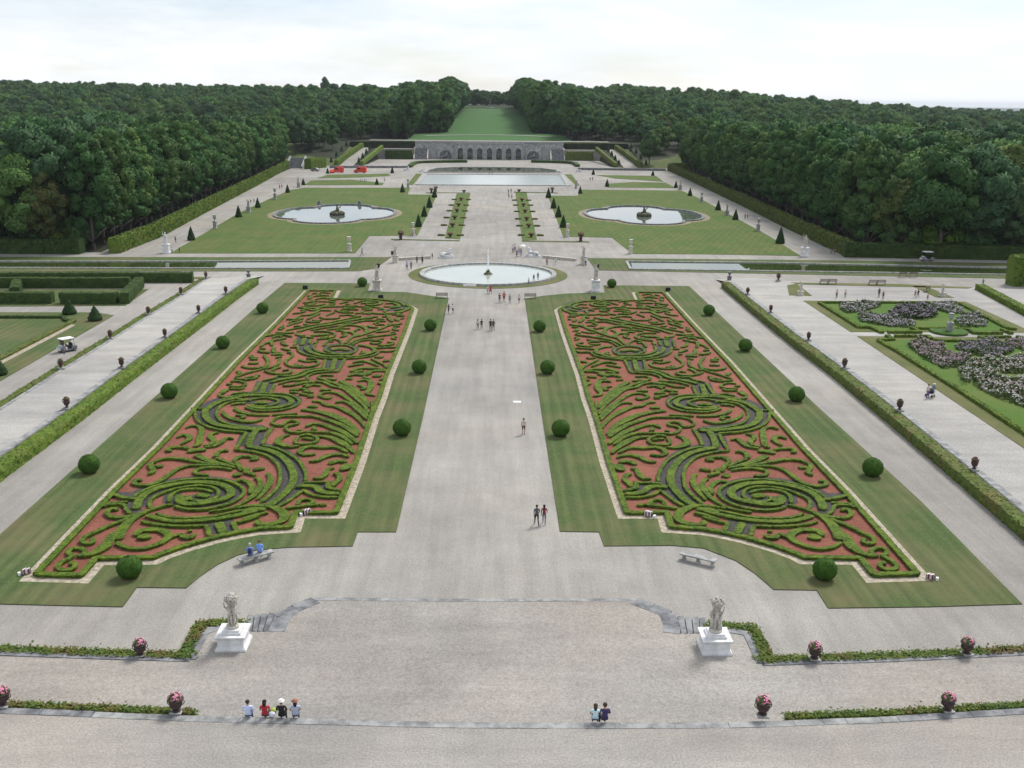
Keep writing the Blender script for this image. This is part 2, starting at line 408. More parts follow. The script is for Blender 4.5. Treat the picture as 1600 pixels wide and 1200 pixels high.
xs = [-16000, -8000, -4500, -3000, -2200, -1700, -1300]+list(np.arange(-1100, -190, 50))+list(np.arange(-190, -80, 16))+[AX-75.5, AX-74.5, AX-61, AX-59, -40, -20, 0, 20, 40, AX+59, AX+61, AX+74.5, AX+75.5]+list(np.arange(82, 190, 16))+list(np.arange(190, 1150, 50))+[1300, 1700, 2200, 3000, 4500, 8000, 16000]
mb = MB()
for y in ys:
    for x in xs: mb.v.append((x, y, terr(x, y)-.3))
nx = len(xs)
for j in range(len(ys)-1):
    for i in range(nx-1): mb.f.append((j*nx+i, j*nx+i+1, (j+1)*nx+i+1, (j+1)*nx+i)); mb.m.append(0)
struct(mb, 'terrain', 'floor')

mb = MB()                                     # one gravel sheet for the whole garden
mb.prism([(-170, -20), (170, -20), (170, 211), (84, 213), (86, 500), (60, 503), (60, 567), (-61, 567), (-61, 503), (-92, 500), (-80, 212), (-170, 209)], None, 0)
struct(mb, 'gravel_ground', 'gravel')

# ---- terraces before the parterre
T1 = [(-300, 1000), (0, 1021), (150, 1027), (298, 1031), (324, 979), (386, 980), (384, 987), (427, 987), (440, 956), (490, 936), (740, 938), (995, 937), (1058, 962), (1054, 990), (1100, 990), (1102, 983), (1166, 986), (1190, 1037), (1400, 1031), (1600, 1021), (1900, 1005)]
w1 = UL(T1, .5)
Z1, Z2 = .5, 1.0
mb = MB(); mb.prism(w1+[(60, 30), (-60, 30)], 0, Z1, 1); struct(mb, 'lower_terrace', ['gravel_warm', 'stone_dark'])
T2 = [(-300, 1085), (0, 1106), (150, 1112), (300, 1118), (470, 1122), (700, 1128), (930, 1129), (1160, 1128), (1400, 1119), (1600, 1107), (1900, 1088)]
w2 = UL(T2, Z2)
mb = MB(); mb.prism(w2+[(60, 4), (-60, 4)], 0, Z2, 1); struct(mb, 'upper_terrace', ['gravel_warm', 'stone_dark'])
def kerb(name, label, pts, w, h, z0, mat='stone_dark', off=0.0, grp=None):
    """kerb laid as worn stone blocks with open joints"""
    P, t = smoothline(pts, .3, sharp=True); mb = MB(); n = len(P); i = 0
    while i < n-1:
        j = min(n-1, i+random.randint(4, 6)); a, b = P[i], P[j]; d = b-a; L = np.linalg.norm(d)
        if L > .1:
            r = math.atan2(d[1], d[0]); g = random.uniform(-.015, .015)
            mb.box(.012, L-.012, -w/2+off+g, w/2+off+g, z0, z0+h+random.uniform(-.01, .012), r, a)
        i = j
    o = mb.build(name, mat); return tag(o, label, 'kerb', grp)
kerb('stone_kerb', 'worn grey stone edge the six sitting visitors use as a seat', w2[2:9], .48, .10, Z2-.08, 'stone_mid', off=-.28)
kerb('stone_kerb', 'grey stone edge below the low planting at the near left', w2[:3], .5, .13, Z2-.10, off=-.25)
kerb('stone_kerb', 'grey stone edge below the low planting at the near right', w2[8:], .5, .13, Z2-.10, off=-.25)
kerb('stone_kerb', 'grey kerb in front of the planted strip left of the left pedestal', w1[:4], .45, .10, Z1-.06)
kerb('stone_kerb', 'mottled grey kerb returning beside the left white pedestal', w1[3:6], .55, .10, Z1-.06)
kerb('stone_kerb', 'flush grey stone line across the middle of the terrace edge', w1[9:12], .36, .075, Z1-.06, 'stone_mid')
kerb('stone_kerb', 'broad dark slanting stone edge beside the left steps', w1[7:10], 1.0, .075, Z1-.06, 'stone_dark', -.2)
kerb('stone_kerb', 'broad dark slanting stone edge beside the right steps', w1[11:14], 1.0, .075, Z1-.06, 'stone_dark', -.2)
kerb('stone_kerb', 'mottled grey kerb returning beside the right white pedestal', w1[15:18], .55, .10, Z1-.06)
kerb('stone_kerb', 'grey kerb in front of the planted strip right of the right pedestal', w1[17:], .45, .10, Z1-.06)
def steps(label, quad):
    """quad: top-inner far, top-inner near, foot near, foot far (photo points)"""
    a, b, c, d = [Vector(U(*q, z)) for q, z in zip(quad, (Z1, Z1, .0, .0))]
    t = thing('stone_steps', label, 'steps', (a.x, a.y, 0), 0, 'small stairways at the terrace ends'); o = Vector((a.x, a.y)); N = 5
    for i in range(N):
        p, q = a.lerp(d, i/N)-o, b.lerp(c, i/N)-o; p2, q2 = a.lerp(d, (i+.82)/N)-o, b.lerp(c, (i+.82)/N)-o
        z = Z1*(1-(i+.15)/N)
        m_ = MB(); m_.prism([p, p2, q2, q] if False else [(p.x, p.y), (p2.x, p2.y), (q2.x, q2.y), (q.x, q.y)], 0, z)
        m_.build('tread', 'stone_dark', t)
    return t
steps('weathered grey steps just right of the left white pedestal', [(440, 957), (427, 987), (385, 987), (386, 962)])
steps('weathered grey steps just left of the right white pedestal', [(1047, 962), (1055, 990), (1104, 990), (1104, 966)])

# ---- raised walks at the sides
WZ = .9
LR = [(389, 436), (353, 460), (311, 491), (258, 529), (190, 578), (105, 641), (0, 714), (-160, 828)]
LL = [(320, 436), (283, 461), (232, 492), (172, 530), (95, 577), (0, 637), (-150, 731), (-400, 888)]
lr, ll = UL(LR, WZ), UL(LL, WZ)
mb = MB(); mb.prism(lr+ll[::-1], 0, WZ, 1)
# the walk's end slopes down to the cross path
e0, e1 = ll[0], lr[0]
mb.quad((e0[0], e0[1], WZ), (e1[0], e1[1], WZ), (e1[0]+.8, e1[1]+9, .01), (e0[0]+3, e0[1]+8, .01))
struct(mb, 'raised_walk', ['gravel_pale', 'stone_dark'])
kerb('stone_coping', 'long grey coping on the hedge side of the left raised walk', [(x-.35, y) for x, y in lr], .6, .12, WZ-.05, 'stone_mid')
kerb('stone_coping', 'long grey coping on the outer side of the left raised walk', [(x+.25, y) for x, y in ll], .4, .10, WZ-.05, 'stone_mid')
RL = [(1140, 441), (1200, 489), (1262, 536), (1319, 577), (1420, 656), (1522, 738), (1600, 802), (1760, 932)]
rl = UL(RL, WZ)
far = UL([(1216, 438), (1300, 442), (1500, 448), (1600, 452), (1760, 456)], WZ)
mb = MB(); mb.prism(rl[::-1]+far+[(165, rl[-1][1])], 0, WZ, 1)
mb.quad((rl[0][0], rl[0][1], WZ), (far[0][0], far[0][1], WZ), (far[0][0]-2, far[0][1]+8, .01), (rl[0][0]-.8, rl[0][1]+8, .01))
struct(mb, 'raised_garden_ground', ['gravel_pale', 'stone_dark'])
kerb('stone_coping', 'long grey coping on the hedge side of the right raised walk', [(x+.4, y) for x, y in rl], .7, .12, WZ-.05, 'stone_mid')

# ---- lawns
def lawn(name, poly, z, mat='lawn', th=.06): 
    mb = MB(); mb.prism(poly, z-.01 if th is None else z, z+th, 1); return struct(mb, name, [mat, 'soil'])
LG = [(-122, 944), (0, 944.5), (100, 947), (192, 949), (214, 918.5), (291, 919.5), (312, 902), (340, 883), (372, 868), (402, 860), (450, 856), (551, 854), (559, 832), (619, 832), (661, 651), (701, 466), (690, 464.5), (675, 463), (650, 459), (635, 457), (586, 456), (575, 455), (578, 443), (445, 442.5), (415, 467), (200, 658), (0, 836)]
RG = [(1294, 951), (1450, 949), (1597, 944.5), (1440, 785), (1282, 640), (1077, 447.5), (943, 446), (945, 457.5), (885, 459), (850, 462.5), (825, 466), (820, 467), (847, 651), (875, 831), (936, 832), (944, 854), (1050, 853), (1100, 857.5), (1150, 877), (1180, 897), (1209, 922), (1276, 923)]
LZ = .06
lawn('lawn', UL(LG), 0, 'lawn'); lawn('lawn', UL(RG), 0, 'lawn')
BORD = [(56, 895), (181, 763), (250, 696), (301, 641), (375, 561), (435, 502), (482, 453), (524, 453), (517, 466), (578, 466), (610, 468.5), (626, 472), (638, 477), (645, 481), (633, 515), (621, 544), (605, 582), (593, 619), (580, 650), (557, 719), (530, 787), (525, 799), (490, 799), (462, 798), (454, 821), (405, 824), (370, 830), (337, 837), (287, 851), (250, 864), (240, 869), (150, 870), (126, 897)]
HZ = .25
bordL = UL(BORD, LZ+HZ); bordR = mir(bordL)
for b_ in (bordL, bordR):
    so = offset_poly(b_, .82)
    mb = MB(); mb.prism(so, None, LZ+.006); struct(mb, 'sand_strip', 'sand')
    mb = MB(); mb.prism(b_, None, LZ+.014); struct(mb, 'red_gravel_bed', 'red')
lawn('lawn', UL([(266, 396), (555, 396), (577, 369), (652, 368), (683, 304.5), (637, 304), (641, 293.5), (475, 293.5), (454, 297), (430, 307), (375, 332)]), 0, 'lawn_far')
lawn('lawn', UL([(989, 397), (1100, 397.5), (1251, 400), (1200, 368), (1097, 312), (1065, 298), (910, 296.5), (902, 306), (856, 306), (880, 370), (956, 371.5)]), 0, 'lawn_far')
for poly in ([(496, 278.5), (512, 273), (607, 271.5), (610, 275), (560, 277.5)], [(474, 289.5), (487, 282), (550, 281), (600, 286), (597, 289.5)],
             [(930, 273.5), (1025, 275), (1037, 284), (960, 279)], [(948, 293), (952, 287), (992, 284.5), (1040, 285.5), (1057, 294)],
             [(636, 289), (650, 271.5), (659, 271.5), (645, 289)], [(882, 272.5), (893, 272.5), (906, 290), (900, 290)]):
    lawn('lawn', UL(poly), 0, 'lawn_far')
lawn('grass_strip', UL([(713.5, 302.5), (735, 302.5), (719, 374), (695, 372.5)]), 0, 'lawn_far')
lawn('grass_strip', UL([(805, 300), (822.5, 300), (839, 375), (816, 376)]), 0, 'lawn_far')
lawn('grass_strip', UL([(611, 373.5), (719, 375.5), (718, 377.2), (611, 375)]), 0, 'lawn')
lawn('grass_strip', UL([(815, 376), (921, 377.5), (921, 379), (816, 378)]), 0, 'lawn')
lawn('grass_strip', UL([(665, 300.7), (734, 301), (734, 302), (665, 301.7)]), 0, 'lawn')
lawn('grass_strip', UL([(802, 299.5), (872, 301), (872, 302.2), (802, 300.7)]), 0, 'lawn')
# canal banks
lawn('canal_bank', UL([(-120, 399), (0, 401.5), (300, 402), (612, 402), (586, 420), (560, 424), (0, 424.5), (-120, 424)]), 0, 'lawn', .05)
lawn('canal_bank', UL([(917, 403.5), (1300, 407), (1600, 412), (1700, 414), (1700, 440), (1600, 436), (1300, 430), (932, 422.5)]), 0, 'lawn', .05)
def ring_line(pts, w, h, z, name, label, mat='stone', sharp=True):
    mb = MB(); stroke(mb, pts+[pts[0]], w, h, z, .8, 0, [(-.5, 0), (-.5, 1), (.5, 1), (.5, 0)], sharp, False)
    return tag(mb.build(name, mat), label, 'stone edging')
for pts, lab in (([(-120, 407), (0, 409), (300, 409), (547, 407.5), (544, 419.5), (300, 419.7), (0, 419), (-120, 418.5)], 'left'),
                 ([(979, 409), (1200, 411), (1400, 415), (1582, 419), (1640, 420.5), (1640, 432), (1582, 430), (1400, 427), (1200, 424), (985, 421)], 'right')):
    p = UL(pts, .05)
    mb = MB(); mb.prism(p, None, .065); struct(mb, 'canal_water', 'water_green')
    ring_line(p, .45, .22, .03, 'canal_edging', 'thin pale stone edging round the %s arm of the straight canal' % lab)
# round basin in the centre
bc = (AX+.2, 187.0); R_ = 12.0
def circ(r, n=72): return [(bc[0]+r*math.cos(2*PI*i/n), bc[1]+r*math.sin(2*PI*i/n)) for i in range(n)]
lawn('grass_ring', circ(14.6), 0, 'verge', .05)
mb = MB(); mb.prism(circ(R_-.2), None, .075); struct(mb, 'basin_water', 'water_milky')
t = thing('round_fountain', 'round stone fountain basin with one white water jet', 'fountain', (bc[0], bc[1], 0))
m_ = MB(); m_.lathe([(R_-.25, .05), (R_-.25, .36), (R_+.1, .42), (R_+.55, .42), (R_+.6, .05)], seg=72); m_.f = m_.f[:-2]; m_.m = m_.m[:-2]; m_.build('basin_rim', 'stone', t)
m_ = MB(); m_.lathe([(.9, 0), (.7, .3), (.35, .55), (.3, .8), (.12, .95)], seg=10); m_.build('nozzle', 'moss', t)
m_ = MB(); m_.tube([(0, 0, .8), (0, 0, 3.0), (0, 0, 4.7)], [.06, .045, .02], 6)
for k in range(150):
    q = random.random(); r = .03+.16*q*(1-q)*random.random()*2+.3*(1-q)**4*random.random(); a = random.random()*6.28; m_.ball((r*math.cos(a), r*math.sin(a), .9+3.9*q), .03+.08*(1-q), 5, 4)
m_.build('water_jet', 'spray', t)
# two scalloped pools in the far lawns
def pool(cx, cy, ax, ay, label, mirror):
    pts = []
    for i in range(96):
        a = 2*PI*i/96; c, s = math.cos(a), math.sin(a)
        big = 1/math.sqrt((c/ax)**2+(s/ay)**2)
        lob = 1.0 if abs(c) > .62 else 1.0
        # ellipse middle with square shoulders: union of an ellipse and a rectangle
        x, y = big*c, big*s
        pts.append((x, y))
    body = []
    # quatrefoil: two round ends, two wide bows, small square steps between
    ex, ey, bw, bh = ax*.62, ay*.60, ax*.52, ay
    def arc(cx_, cy_, rx, ry, a0, a1, n): return [(cx_+rx*math.cos(a0+(a1-a0)*k/n), cy_+ry*math.sin(a0+(a1-a0)*k/n)) for k in range(n+1)]
    body += arc(ex, 0, ax-ex, ey, -PI/2, PI/2, 16)
    body += [(ex, ey+.6), (bw, ey+.6)]
    body += arc(0, ey+1.2, bw, bh-ey-1.2, 0, PI, 20)
    body += [(-bw, ey+.6), (-ex, ey+.6)]
    body += arc(-ex, 0, ax-ex, ey, PI/2, 3*PI/2, 16)
    body += [(-ex, -ey-.6), (-bw, -ey-.6)]
    body += arc(0, -ey-1.2, bw, bh-ey-1.2, PI, 2*PI, 20)
    body += [(bw, -ey-.6), (ex, -ey-.6)]
    W = [(cx+x, cy+y) for x, y in body]
    mb = MB(); mb.prism(offset_poly(W, 1.9), None, LZ+.008); struct(mb, 'sand_margin', 'margin')
    mb = MB(); mb.prism(W, None, LZ+.016); struct(mb, 'pool_water', 'water')
    mb = MB(); stroke(mb, W+[W[0]], .8, .32, LZ, .7, 0, [(-.5, 0), (-.5, 1), (.5, 1), (.5, 0)], True, False)
    tag(mb.build('pool_edging', 'stone_dark'), label, 'stone rim')
p0 = U(525, 334); p1 = U(1005, 336)
pool(p0[0], p0[1], 16.4, 24.5, 'dark stone rim of the scalloped pool in the left lawn', 1)
pool(p1[0], p1[1], 16.4, 24.5, 'dark stone rim of the scalloped pool in the right lawn', -1)
def sculpt_rock(label, loc, s):
    t = thing('pool_sculpture', label, 'sculpture', loc); m_ = MB()
    for k in range(7):
        a = k*.9; m_.ball((math.cos(a)*1.0*s, math.sin(a)*1.0*s, .3*s), .75*s, 8, 6, .12, .7)
    m_.build('rock_base', 'moss', t, True)
    m_ = MB(); m_.tube([(0, 0, .5*s), (.1*s, 0, 1.2*s), (0, .1*s, 1.75*s)], [.45*s, .38*s, .2*s]); m_.ball((0, .1*s, 1.95*s), .22*s); m_.tube([(0, 0, 1.4*s), (.6*s, .1*s, 1.6*s), (.9*s, .1*s, 2.1*s)], [.16*s, .12*s, .07*s], 6)
    m_.tube([(0, 0, .8*s), (-.6*s, -.2*s, .8*s), (-1.1*s, -.1*s, .4*s)], [.3*s, .24*s, .14*s], 6); m_.build('figure', 'moss', t, True)
sculpt_rock('dark mossy sea figure on rocks in the left scalloped pool', (*U(527, 336), LZ), 1.25)
sculpt_rock('dark mossy sea figure on rocks in the right scalloped pool', (*U(1006, 338), LZ), 1.25)
for px, lab in ((499, 'left'), (562, 'right')):
    x, y = U(px, 321); t = thing('stone_block', 'small dark block on the far rim of the left pool, %s one' % lab, 'block', (x, y, LZ)); m_ = MB(); m_.square([(.6, 0), (.6, .5), (.45, .55), (.45, 1.0), (.2, 1.3)]); m_.build('block', 'stone_dark', t)
# great square water and the canal reach behind it
p = UL([(652, 289), (888, 290.5), (878, 273.5), (664, 272.5)])
mb = MB(); mb.prism(p, None, .06); struct(mb, 'square_water', 'water_ripple'); ring_line(p, 1.6, .28, 0, 'square_edging', 'pale stone edging round the large square mirror of water')
p = UL([(664, 269.5), (876, 270.5), (870, 266), (845, 263), (800, 262), (720, 261.5), (680, 263), (668, 266)])
mb = MB(); mb.prism(p, None, .06); struct(mb, 'canal_reach_water', 'water_green'); ring_line(p, 1.3, .28, 0, 'reach_edging', 'pale stone edging round the dark water before the grotto')
def lowwall(label, a, b, h, w=.8, mat='stone_dark', z=0):
    mb = MB(); stroke(mb, [a, b], w, h, z, 2, .02, [(-.5, 0), (-.5, .86), (-.62, .87), (-.62, 1), (.62, 1), (.62, .87), (.5, .86), (.5, 0)], True, False)
    return tag(mb.build('retaining_wall', mat), label, 'wall')
lowwall('long low dark wall along the far canal, left of the grotto water', U(515, 262.5), U(638, 262.5), 1.0)
lowwall('long low dark wall along the far canal, right of the grotto water', U(902, 265.5), U(1040, 267), 1.0)
lowwall('low grey wall between the fountain circle and the left sphinx', U(620, 407), U(672, 404), .55, .5, 'limestone')
lowwall('low grey wall between the right sphinx and the right canal', U(848, 403), U(900, 408), .55, .5, 'limestone')
for x0, x1, y_, nm in ((580, 700, 256, 'left'), (808, 905, 256, 'right')):
    mb = MB(); pts = UL([(640, 262), (650, 256), (680, 254.5), (730, 254)] if nm == 'left' else [(830, 254), (870, 255), (895, 256.5), (903, 261)])
    stroke(mb, pts, 2.2, 1.3, 0, .8, .06, WALL); tag(mb.build('clipped_hedge', 'hedge_dark'), 'low dark hedge curving before the grotto on its %s side' % nm, 'hedge')

# ------------------------------------------------------------------ box embroidery (surveyed on the left bed, mirrored to the right)
FR = dict(A=(40, 760, 8), B=(200, 720, 8), C=(380, 700, 8), D=(180, 640, 8), E=(360, 620, 8), F=(460, 580, 8), G=(280, 560, 8), H=(360, 500, 8), I=(500, 500, 10), J=(400, 440, 10), K=(520, 440, 10))
L_ = (.4, .9, .45); S_ = .5
BAND = [  # the broad bands: dark gravel underneath, three hedges on top
 ('B', 2.9, '100 590 130 500 200 420 330 350 500 300 720 265 960 258 1150 285 1270 345 1285 410 1200 465 1050 500 880 525 740 530 650 500 640 450'),
 ('E', 2.9, '220 615 400 640 560 690 680 770 760 880 790 980 775 1070 720 1150 640 1230 540 1310 470 1340'),
 ('E', 2.9, '400 370 330 400 260 500 225 620'),
 ('G', 2.9, '330 610 325 690 370 770 470 820 620 850 800 870 1000 880 1100 865'),
 ('G', 2.7, '330 640 400 590 520 530 650 500 780 465 950 450 1150 460 1320 475 1410 525 1370 570 1250 605 1080 620 930 605'),
 ('B', 2.7, '1130 750 1200 900'), ('J', 2.7, '770 860 720 990'), ('H', 2.7, '1320 470 1270 620'), ('H', 2.7, '450 765 390 920'),
 ('H', 2.2, '1300 620 1100 620 960 655 880 695 740 725 620 745 490 770'),
 ('J', 2.5, '790 980 800 1060 900 1110 1050 1150 1250 1160'),
 ('C', 2.0, '740 450 880 470 960 520 1060 550 1190 560'),
 ('B', 1.5, '520 520 560 420 660 365 800 345 950 355 1060 390 1080 430 960 480 840 480 780 440'), ('G', 1.5, '860 570 900 520 1000 495 1120 495 1220 520 1200 560 1080 585 950 580'), ('I', 1.3, '110 470 130 415 250 390 420 390 540 440 520 490 380 515 220 505 110 470'),
 ('K', 2.0, '560 300 760 285 930 300 1080 340 1100 390 950 440 750 450'), ('A', 1.6, '1300 200 1360 340'), ('A', 1.6, '1100 110 1400 120')]
STK = [
 # thick middle hedges of the bands
 ('B', 1.25, '100 590 130 500 200 420 330 350 500 300 720 265 960 258 1150 285 1270 345 1285 410 1200 465 1050 500 880 525 740 530 650 500 640 450 680 420'),
 ('E', 1.2, '220 610 400 640 560 690 680 770 760 880 790 980 775 1070 720 1150 640 1230 540 1310 470 1340'),
 ('E', 1.15, '330 400 260 500 225 610'), ('G', 1.25, '330 620 325 700 370 770 470 820 620 850 800 870 1000 880 1090 868'),
 ('G', 1.1, '330 640 400 590 520 530 650 500 780 465 950 450 1150 460 1320 475 1400 520 1370 565 1250 600 1080 615 930 605 870 570'),
 ('B', 1.2, '1130 760 1190 890'), ('J', 1.1, '760 875 720 980'), ('H', 1.1, '1310 480 1270 610'), ('H', 1.1, '440 780 390 910'),
 ('H', 1.0, '1300 615 1100 615 960 650 880 690 740 720 620 740 500 770'), ('J', 1.1, '780 1000 800 1060 900 1110 1050 1150 1250 1160 1480 1150'),
 ('C', .9, '660 470 800 465 900 480 960 530 1060 555 1200 560'),
 # thin hedges beside the bands
 ('A', .6, '1090 90 1200 125 1330 145 1400 140'), ('A', .45, '950 240 1090 215 1230 225 1260 290 1320 335'), ('A', .4, '970 205 1100 195 1280 180'),
 ('B', .45, '80 440 130 400 300 320 480 270 720 225 960 213 1180 230 1350 280 1440 350 1430 420 1340 490 1200 545 1000 590 800 600 650 580 580 550'),
 ('B', .45, '290 590 270 520 300 460 420 400 560 350 700 320 880 302 1020 312 1110 350 1130 410 1080 460 960 490 860 495 770 460 800 420'),
 ('B', .5, '510 505 540 420 650 360 800 342 950 350 1060 380'), ('B', 1.4, '850 430 920 415 1000 435'), ('B', 1.3, '680 450 720 490'),
 ('B', .45, '350 640 450 680 600 700 850 700 1050 685 1250 645 1470 600'), ('B', 1.0, '230 665 350 705 550 742 800 742 1050 722 1250 692 1450 650 1620 610'),
 ('B', .45, '165 740 270 770 450 795 700 806 950 800'), ('B', .45, '1340 760 1450 742 1640 680'),
 ('B', .55, '980 790 1015 925'), ('B', .55, '1310 750 1355 865'),
 ('E', .45, '400 600 560 630 700 690 830 770 900 860 945 960 940 1040'), ('C', .45, '740 520 660 580 560 650 440 715'),
 ('E', .45, '60 655 200 665 340 690 480 740 580 830 620 930 615 1040 590 1120 520 1200 370 1320'),
 ('E', .5, '195 440 150 520 60 650'), ('E', .5, '530 370 450 480 400 585'),
 ('G', .45, '200 650 210 740 280 810 400 860 560 895 720 910 850 920'), ('G', .45, '480 640 470 700 520 770 620 810 760 840 900 855 1110 856'),
 ('G', .45, '150 612 320 615 420 560 560 500 700 460 850 438 1000 428 1200 430 1350 440 1470 490 1500 540 1440 590 1300 630 1100 646 950 640 820 600'),
 ('G', .45, '480 640 520 590 620 540 740 522 860 515 980 490 1100 485 1220 510 1235 545 1140 580 1000 592 880 570'), ('G', 1.7, '940 545 1110 545'),
 ('J', .5, '635 880 600 990'), ('J', .5, '865 890 830 960'), ('H', .5, '1190 480 1160 600'), ('H', .5, '1430 480 1350 630'),
 ('H', .5, '380 765 270 920'), ('H', .5, '560 790 490 920'),
 ('H', .45, '1160 590 1000 608 880 648 780 688 600 690 540 720 400 750'), ('H', .45, '1350 635 1180 640 1040 660 960 700 960 740 760 750 600 790'),
 ('J', .45, '650 1000 670 1070 750 1120 900 1160 1100 1190 1400 1190'), ('J', .45, '930 970 900 1030 950 1080 1100 1115 1300 1125 1500 1120'), ('J', .45, '530 1015 650 1015'),
 ('C', .4, '740 425 900 420 1080 420'), ('C', .45, '740 505 820 560 950 595 1080 605 1190 600'), ('C', .4, '1050 430 1055 490 1200 520'),
 # front corner
 ('A', .55, '600 850 520 900 440 940 395 990 430 1028 520 1035 600 1005 620 960 570 945 540 960'), ('A', .55, '610 855 545 835 535 790 600 760 690 765 745 800 720 835'),
 ('A', (.5, 1.3, .9), '640 850 760 850 880 810 1000 730 1060 640 1120 570'), ('A', (1.3, 1.2, .5), '1150 645 1190 550 1280 440 1380 370 1500 310'),
 ('A', .55, '1300 385 1150 440 1000 500 850 570 740 620 700 670 740 702 820 697 850 660 810 640'), ('A', .6, '1400 345 1250 372 1100 375 1020 340 1030 292 1090 268 1150 280'),
 ('B', .45, '20 690 150 650 300 600 450 555 560 535'), ('B', (.5, .6, 1.0, .8), '-150 1005 -60 1060 60 1085 200 1080 340 1040 450 990 505 930 470 880 380 850 250 850 140 870 90 920'),
 ('B', 1.6, '120 935 200 940 280 925'), ('B', .4, '530 950 600 920 670 895'), ('B', .7, '670 905 700 945 790 942 825 905'), ('B', .8, '740 865 800 855'),
 ('B', (.4, .7, .4), '1340 235 1440 235 1520 280 1560 340 1540 395'), ('B', .4, '1010 625 1200 600 1350 560 1500 480 1600 420'), ('B', .4, '1350 580 1500 560 1600 550'),
 # inner front corner
 ('C', .5, '520 740 650 725 780 710 900 700 960 690'), ('C', .7, '960 700 1040 690'), ('C', .5, '690 700 700 655 770 630 860 645 865 680 780 695'),
 ('C', (.5, 1.2, .6), '0 725 150 710 300 710 400 740 490 790 515 860 460 910 350 935 230 945 170 922 210 890'), ('C', .9, '-10 795 120 755 280 755'), ('C', .5, '-10 885 150 832 310 792'),
 ('C', L_, '170 630 240 560 300 480 340 400 330 340 300 300'), ('C', L_, '0 670 120 590 190 510 220 440 190 380 140 360'), ('C', .7, '90 555 110 480 60 420 0 400'),
 ('C', .6, '0 95 100 95 150 125 90 130'), ('C', .5, '0 240 60 260 20 290 80 312 150 330'), ('C', .5, '120 262 180 250 270 240'),
 ('E', (.4, .4, .9, .8), '510 320 540 280 640 240 850 235 1050 240 1200 280 1350 330 1480 400 1590 480'), ('E', .5, '510 320 570 345 650 352 690 310 770 288 840 305 830 332 740 350 690 380 740 430 830 440 950 432 1080 435'),
 ('E', (.5, .8, .5), '1080 435 1250 440 1400 490 1520 580'), ('E', .5, '830 405 890 405'), ('E', (.4, 1.2, .4), '740 465 650 490 590 550 650 592 750 615 860 605'),
 ('E', .5, '850 490 810 550 860 580 1000 575 1080 545 1075 500 960 462 860 480'), ('E', .5, '890 505 1040 520'), ('E', (.5, 1, .6), '940 362 1030 330 1150 340 1270 380 1400 430 1520 510 1590 570'),
 ('E', (.5, 1.2, .5), '1090 480 1250 500 1400 570 1500 640 1540 690'), ('E', (.8, .8, .5), '850 690 900 640 1000 612 1150 622 1320 620 1460 680'), ('E', .6, '850 690 930 715 1060 702'),
 ('E', L_, '980 790 1080 790 1180 740 1300 710 1400 715 1480 740'), ('E', .9, '1230 820 1350 790 1450 800'), ('E', 1.8, '1370 890 1430 880 1480 830'), ('E', L_, '1030 1000 1130 1005 1190 950 1230 890 1300 875'),
 ('E', .7, '1290 940 1340 960 1370 1010 1310 1070 1280 1105'), ('E', .5, '1240 1040 1225 1110 1300 1150 1380 1160'),
 # leaf tree
 ('D', (.9, .9, .4), '1040 430 1060 340 1080 250 1050 205 980 190 920 200 880 215'), ('D', L_, '820 420 880 390 930 350 900 310 840 308 770 335'), ('D', .6, '640 500 680 468 750 460 850 465 930 478'), ('D', .8, '640 500 700 505'),
 ('D', 1.3, '900 515 1000 500 1130 490'), ('D', .9, '980 445 1040 430'), ('D', L_, '1100 440 1200 420 1230 370 1180 330 1210 290 1290 275'), ('D', L_, '1110 462 1250 440 1330 390 1400 345 1480 350'),
 ('D', (.5, .7, .4), '480 650 540 620 660 600 800 605 950 630 1100 660 1250 690'), ('D', .7, '450 650 440 700 480 755 420 795'), ('D', .6, '480 695 560 700 580 680'),
 ('D', (.9, 1, .4), '1000 550 1080 590 1200 640 1350 680 1500 715'), ('D', (.9, .6, .5), '1250 580 1280 530 1350 500 1410 505'), ('D', .5, '1260 590 1380 640 1500 690'), ('D', .5, '1580 580 1490 610 1510 650 1570 690'),
 ('D', (.6, .7, .4), '330 870 260 868 230 910 320 935 470 920 580 870 680 800 790 730 930 690 1100 685 1300 690'), ('D', (.5, .6, .4), '1170 800 1090 805 1000 785 1020 740 1150 715 1300 715 1460 740'),
 ('D', 1.3, '1480 815 1570 790'), ('D', .7, '1500 880 1590 870'), ('E', .6, '40 790 100 740 200 730 310 740 330 765 240 775'), ('E', .6, '20 840 100 850 140 910'), ('E', .8, '130 900 240 888'), ('E', .7, '280 900 420 882'), ('E', 1.1, '30 970 130 950'), ('E', .7, '190 930 310 968'),
 # left side scrolls
 ('G', 1.3, '520 430 560 400 600 380'), ('G', .45, '500 430 520 470 620 480 750 500 900 518'), ('G', .5, '620 370 700 370 760 372 815 352'), ('G', .6, '590 310 660 315'), ('G', .5, '640 280 740 275 825 300 820 330 740 346 620 342'),
 ('G', .5, '690 240 800 255 900 250 970 230 960 205 1010 202'), ('G', .7, '820 235 930 215'), ('G', .4, '700 225 850 175 1000 135 1080 110'),
 ('G', L_, '540 650 570 700 660 745 780 775 900 785 1000 765 1040 742'), ('G', (.5, .7, .6), '700 600 720 640 840 680 980 695 1130 695'), ('G', .55, '1160 692 1300 688 1480 680'),
 ('H', .8, '540 330 540 380 570 400 650 405'), ('H', 1.0, '510 420 660 420'), ('H', .6, '560 460 640 450'), ('H', .6, '520 310 520 255 640 230 700 215'), ('H', .7, '650 250 660 290 720 310'), ('H', .8, '350 370 400 390 490 400'),
 ('H', .6, '360 345 440 350'), ('H', .6, '380 320 420 290 480 270 520 240'), ('H', .8, '640 340 740 370'), ('H', .5, '700 400 760 400 775 440 700 500 700 540 780 575 930 580 1060 560 1110 520 1060 500'), ('H', .6, '850 485 960 510 1050 500'),
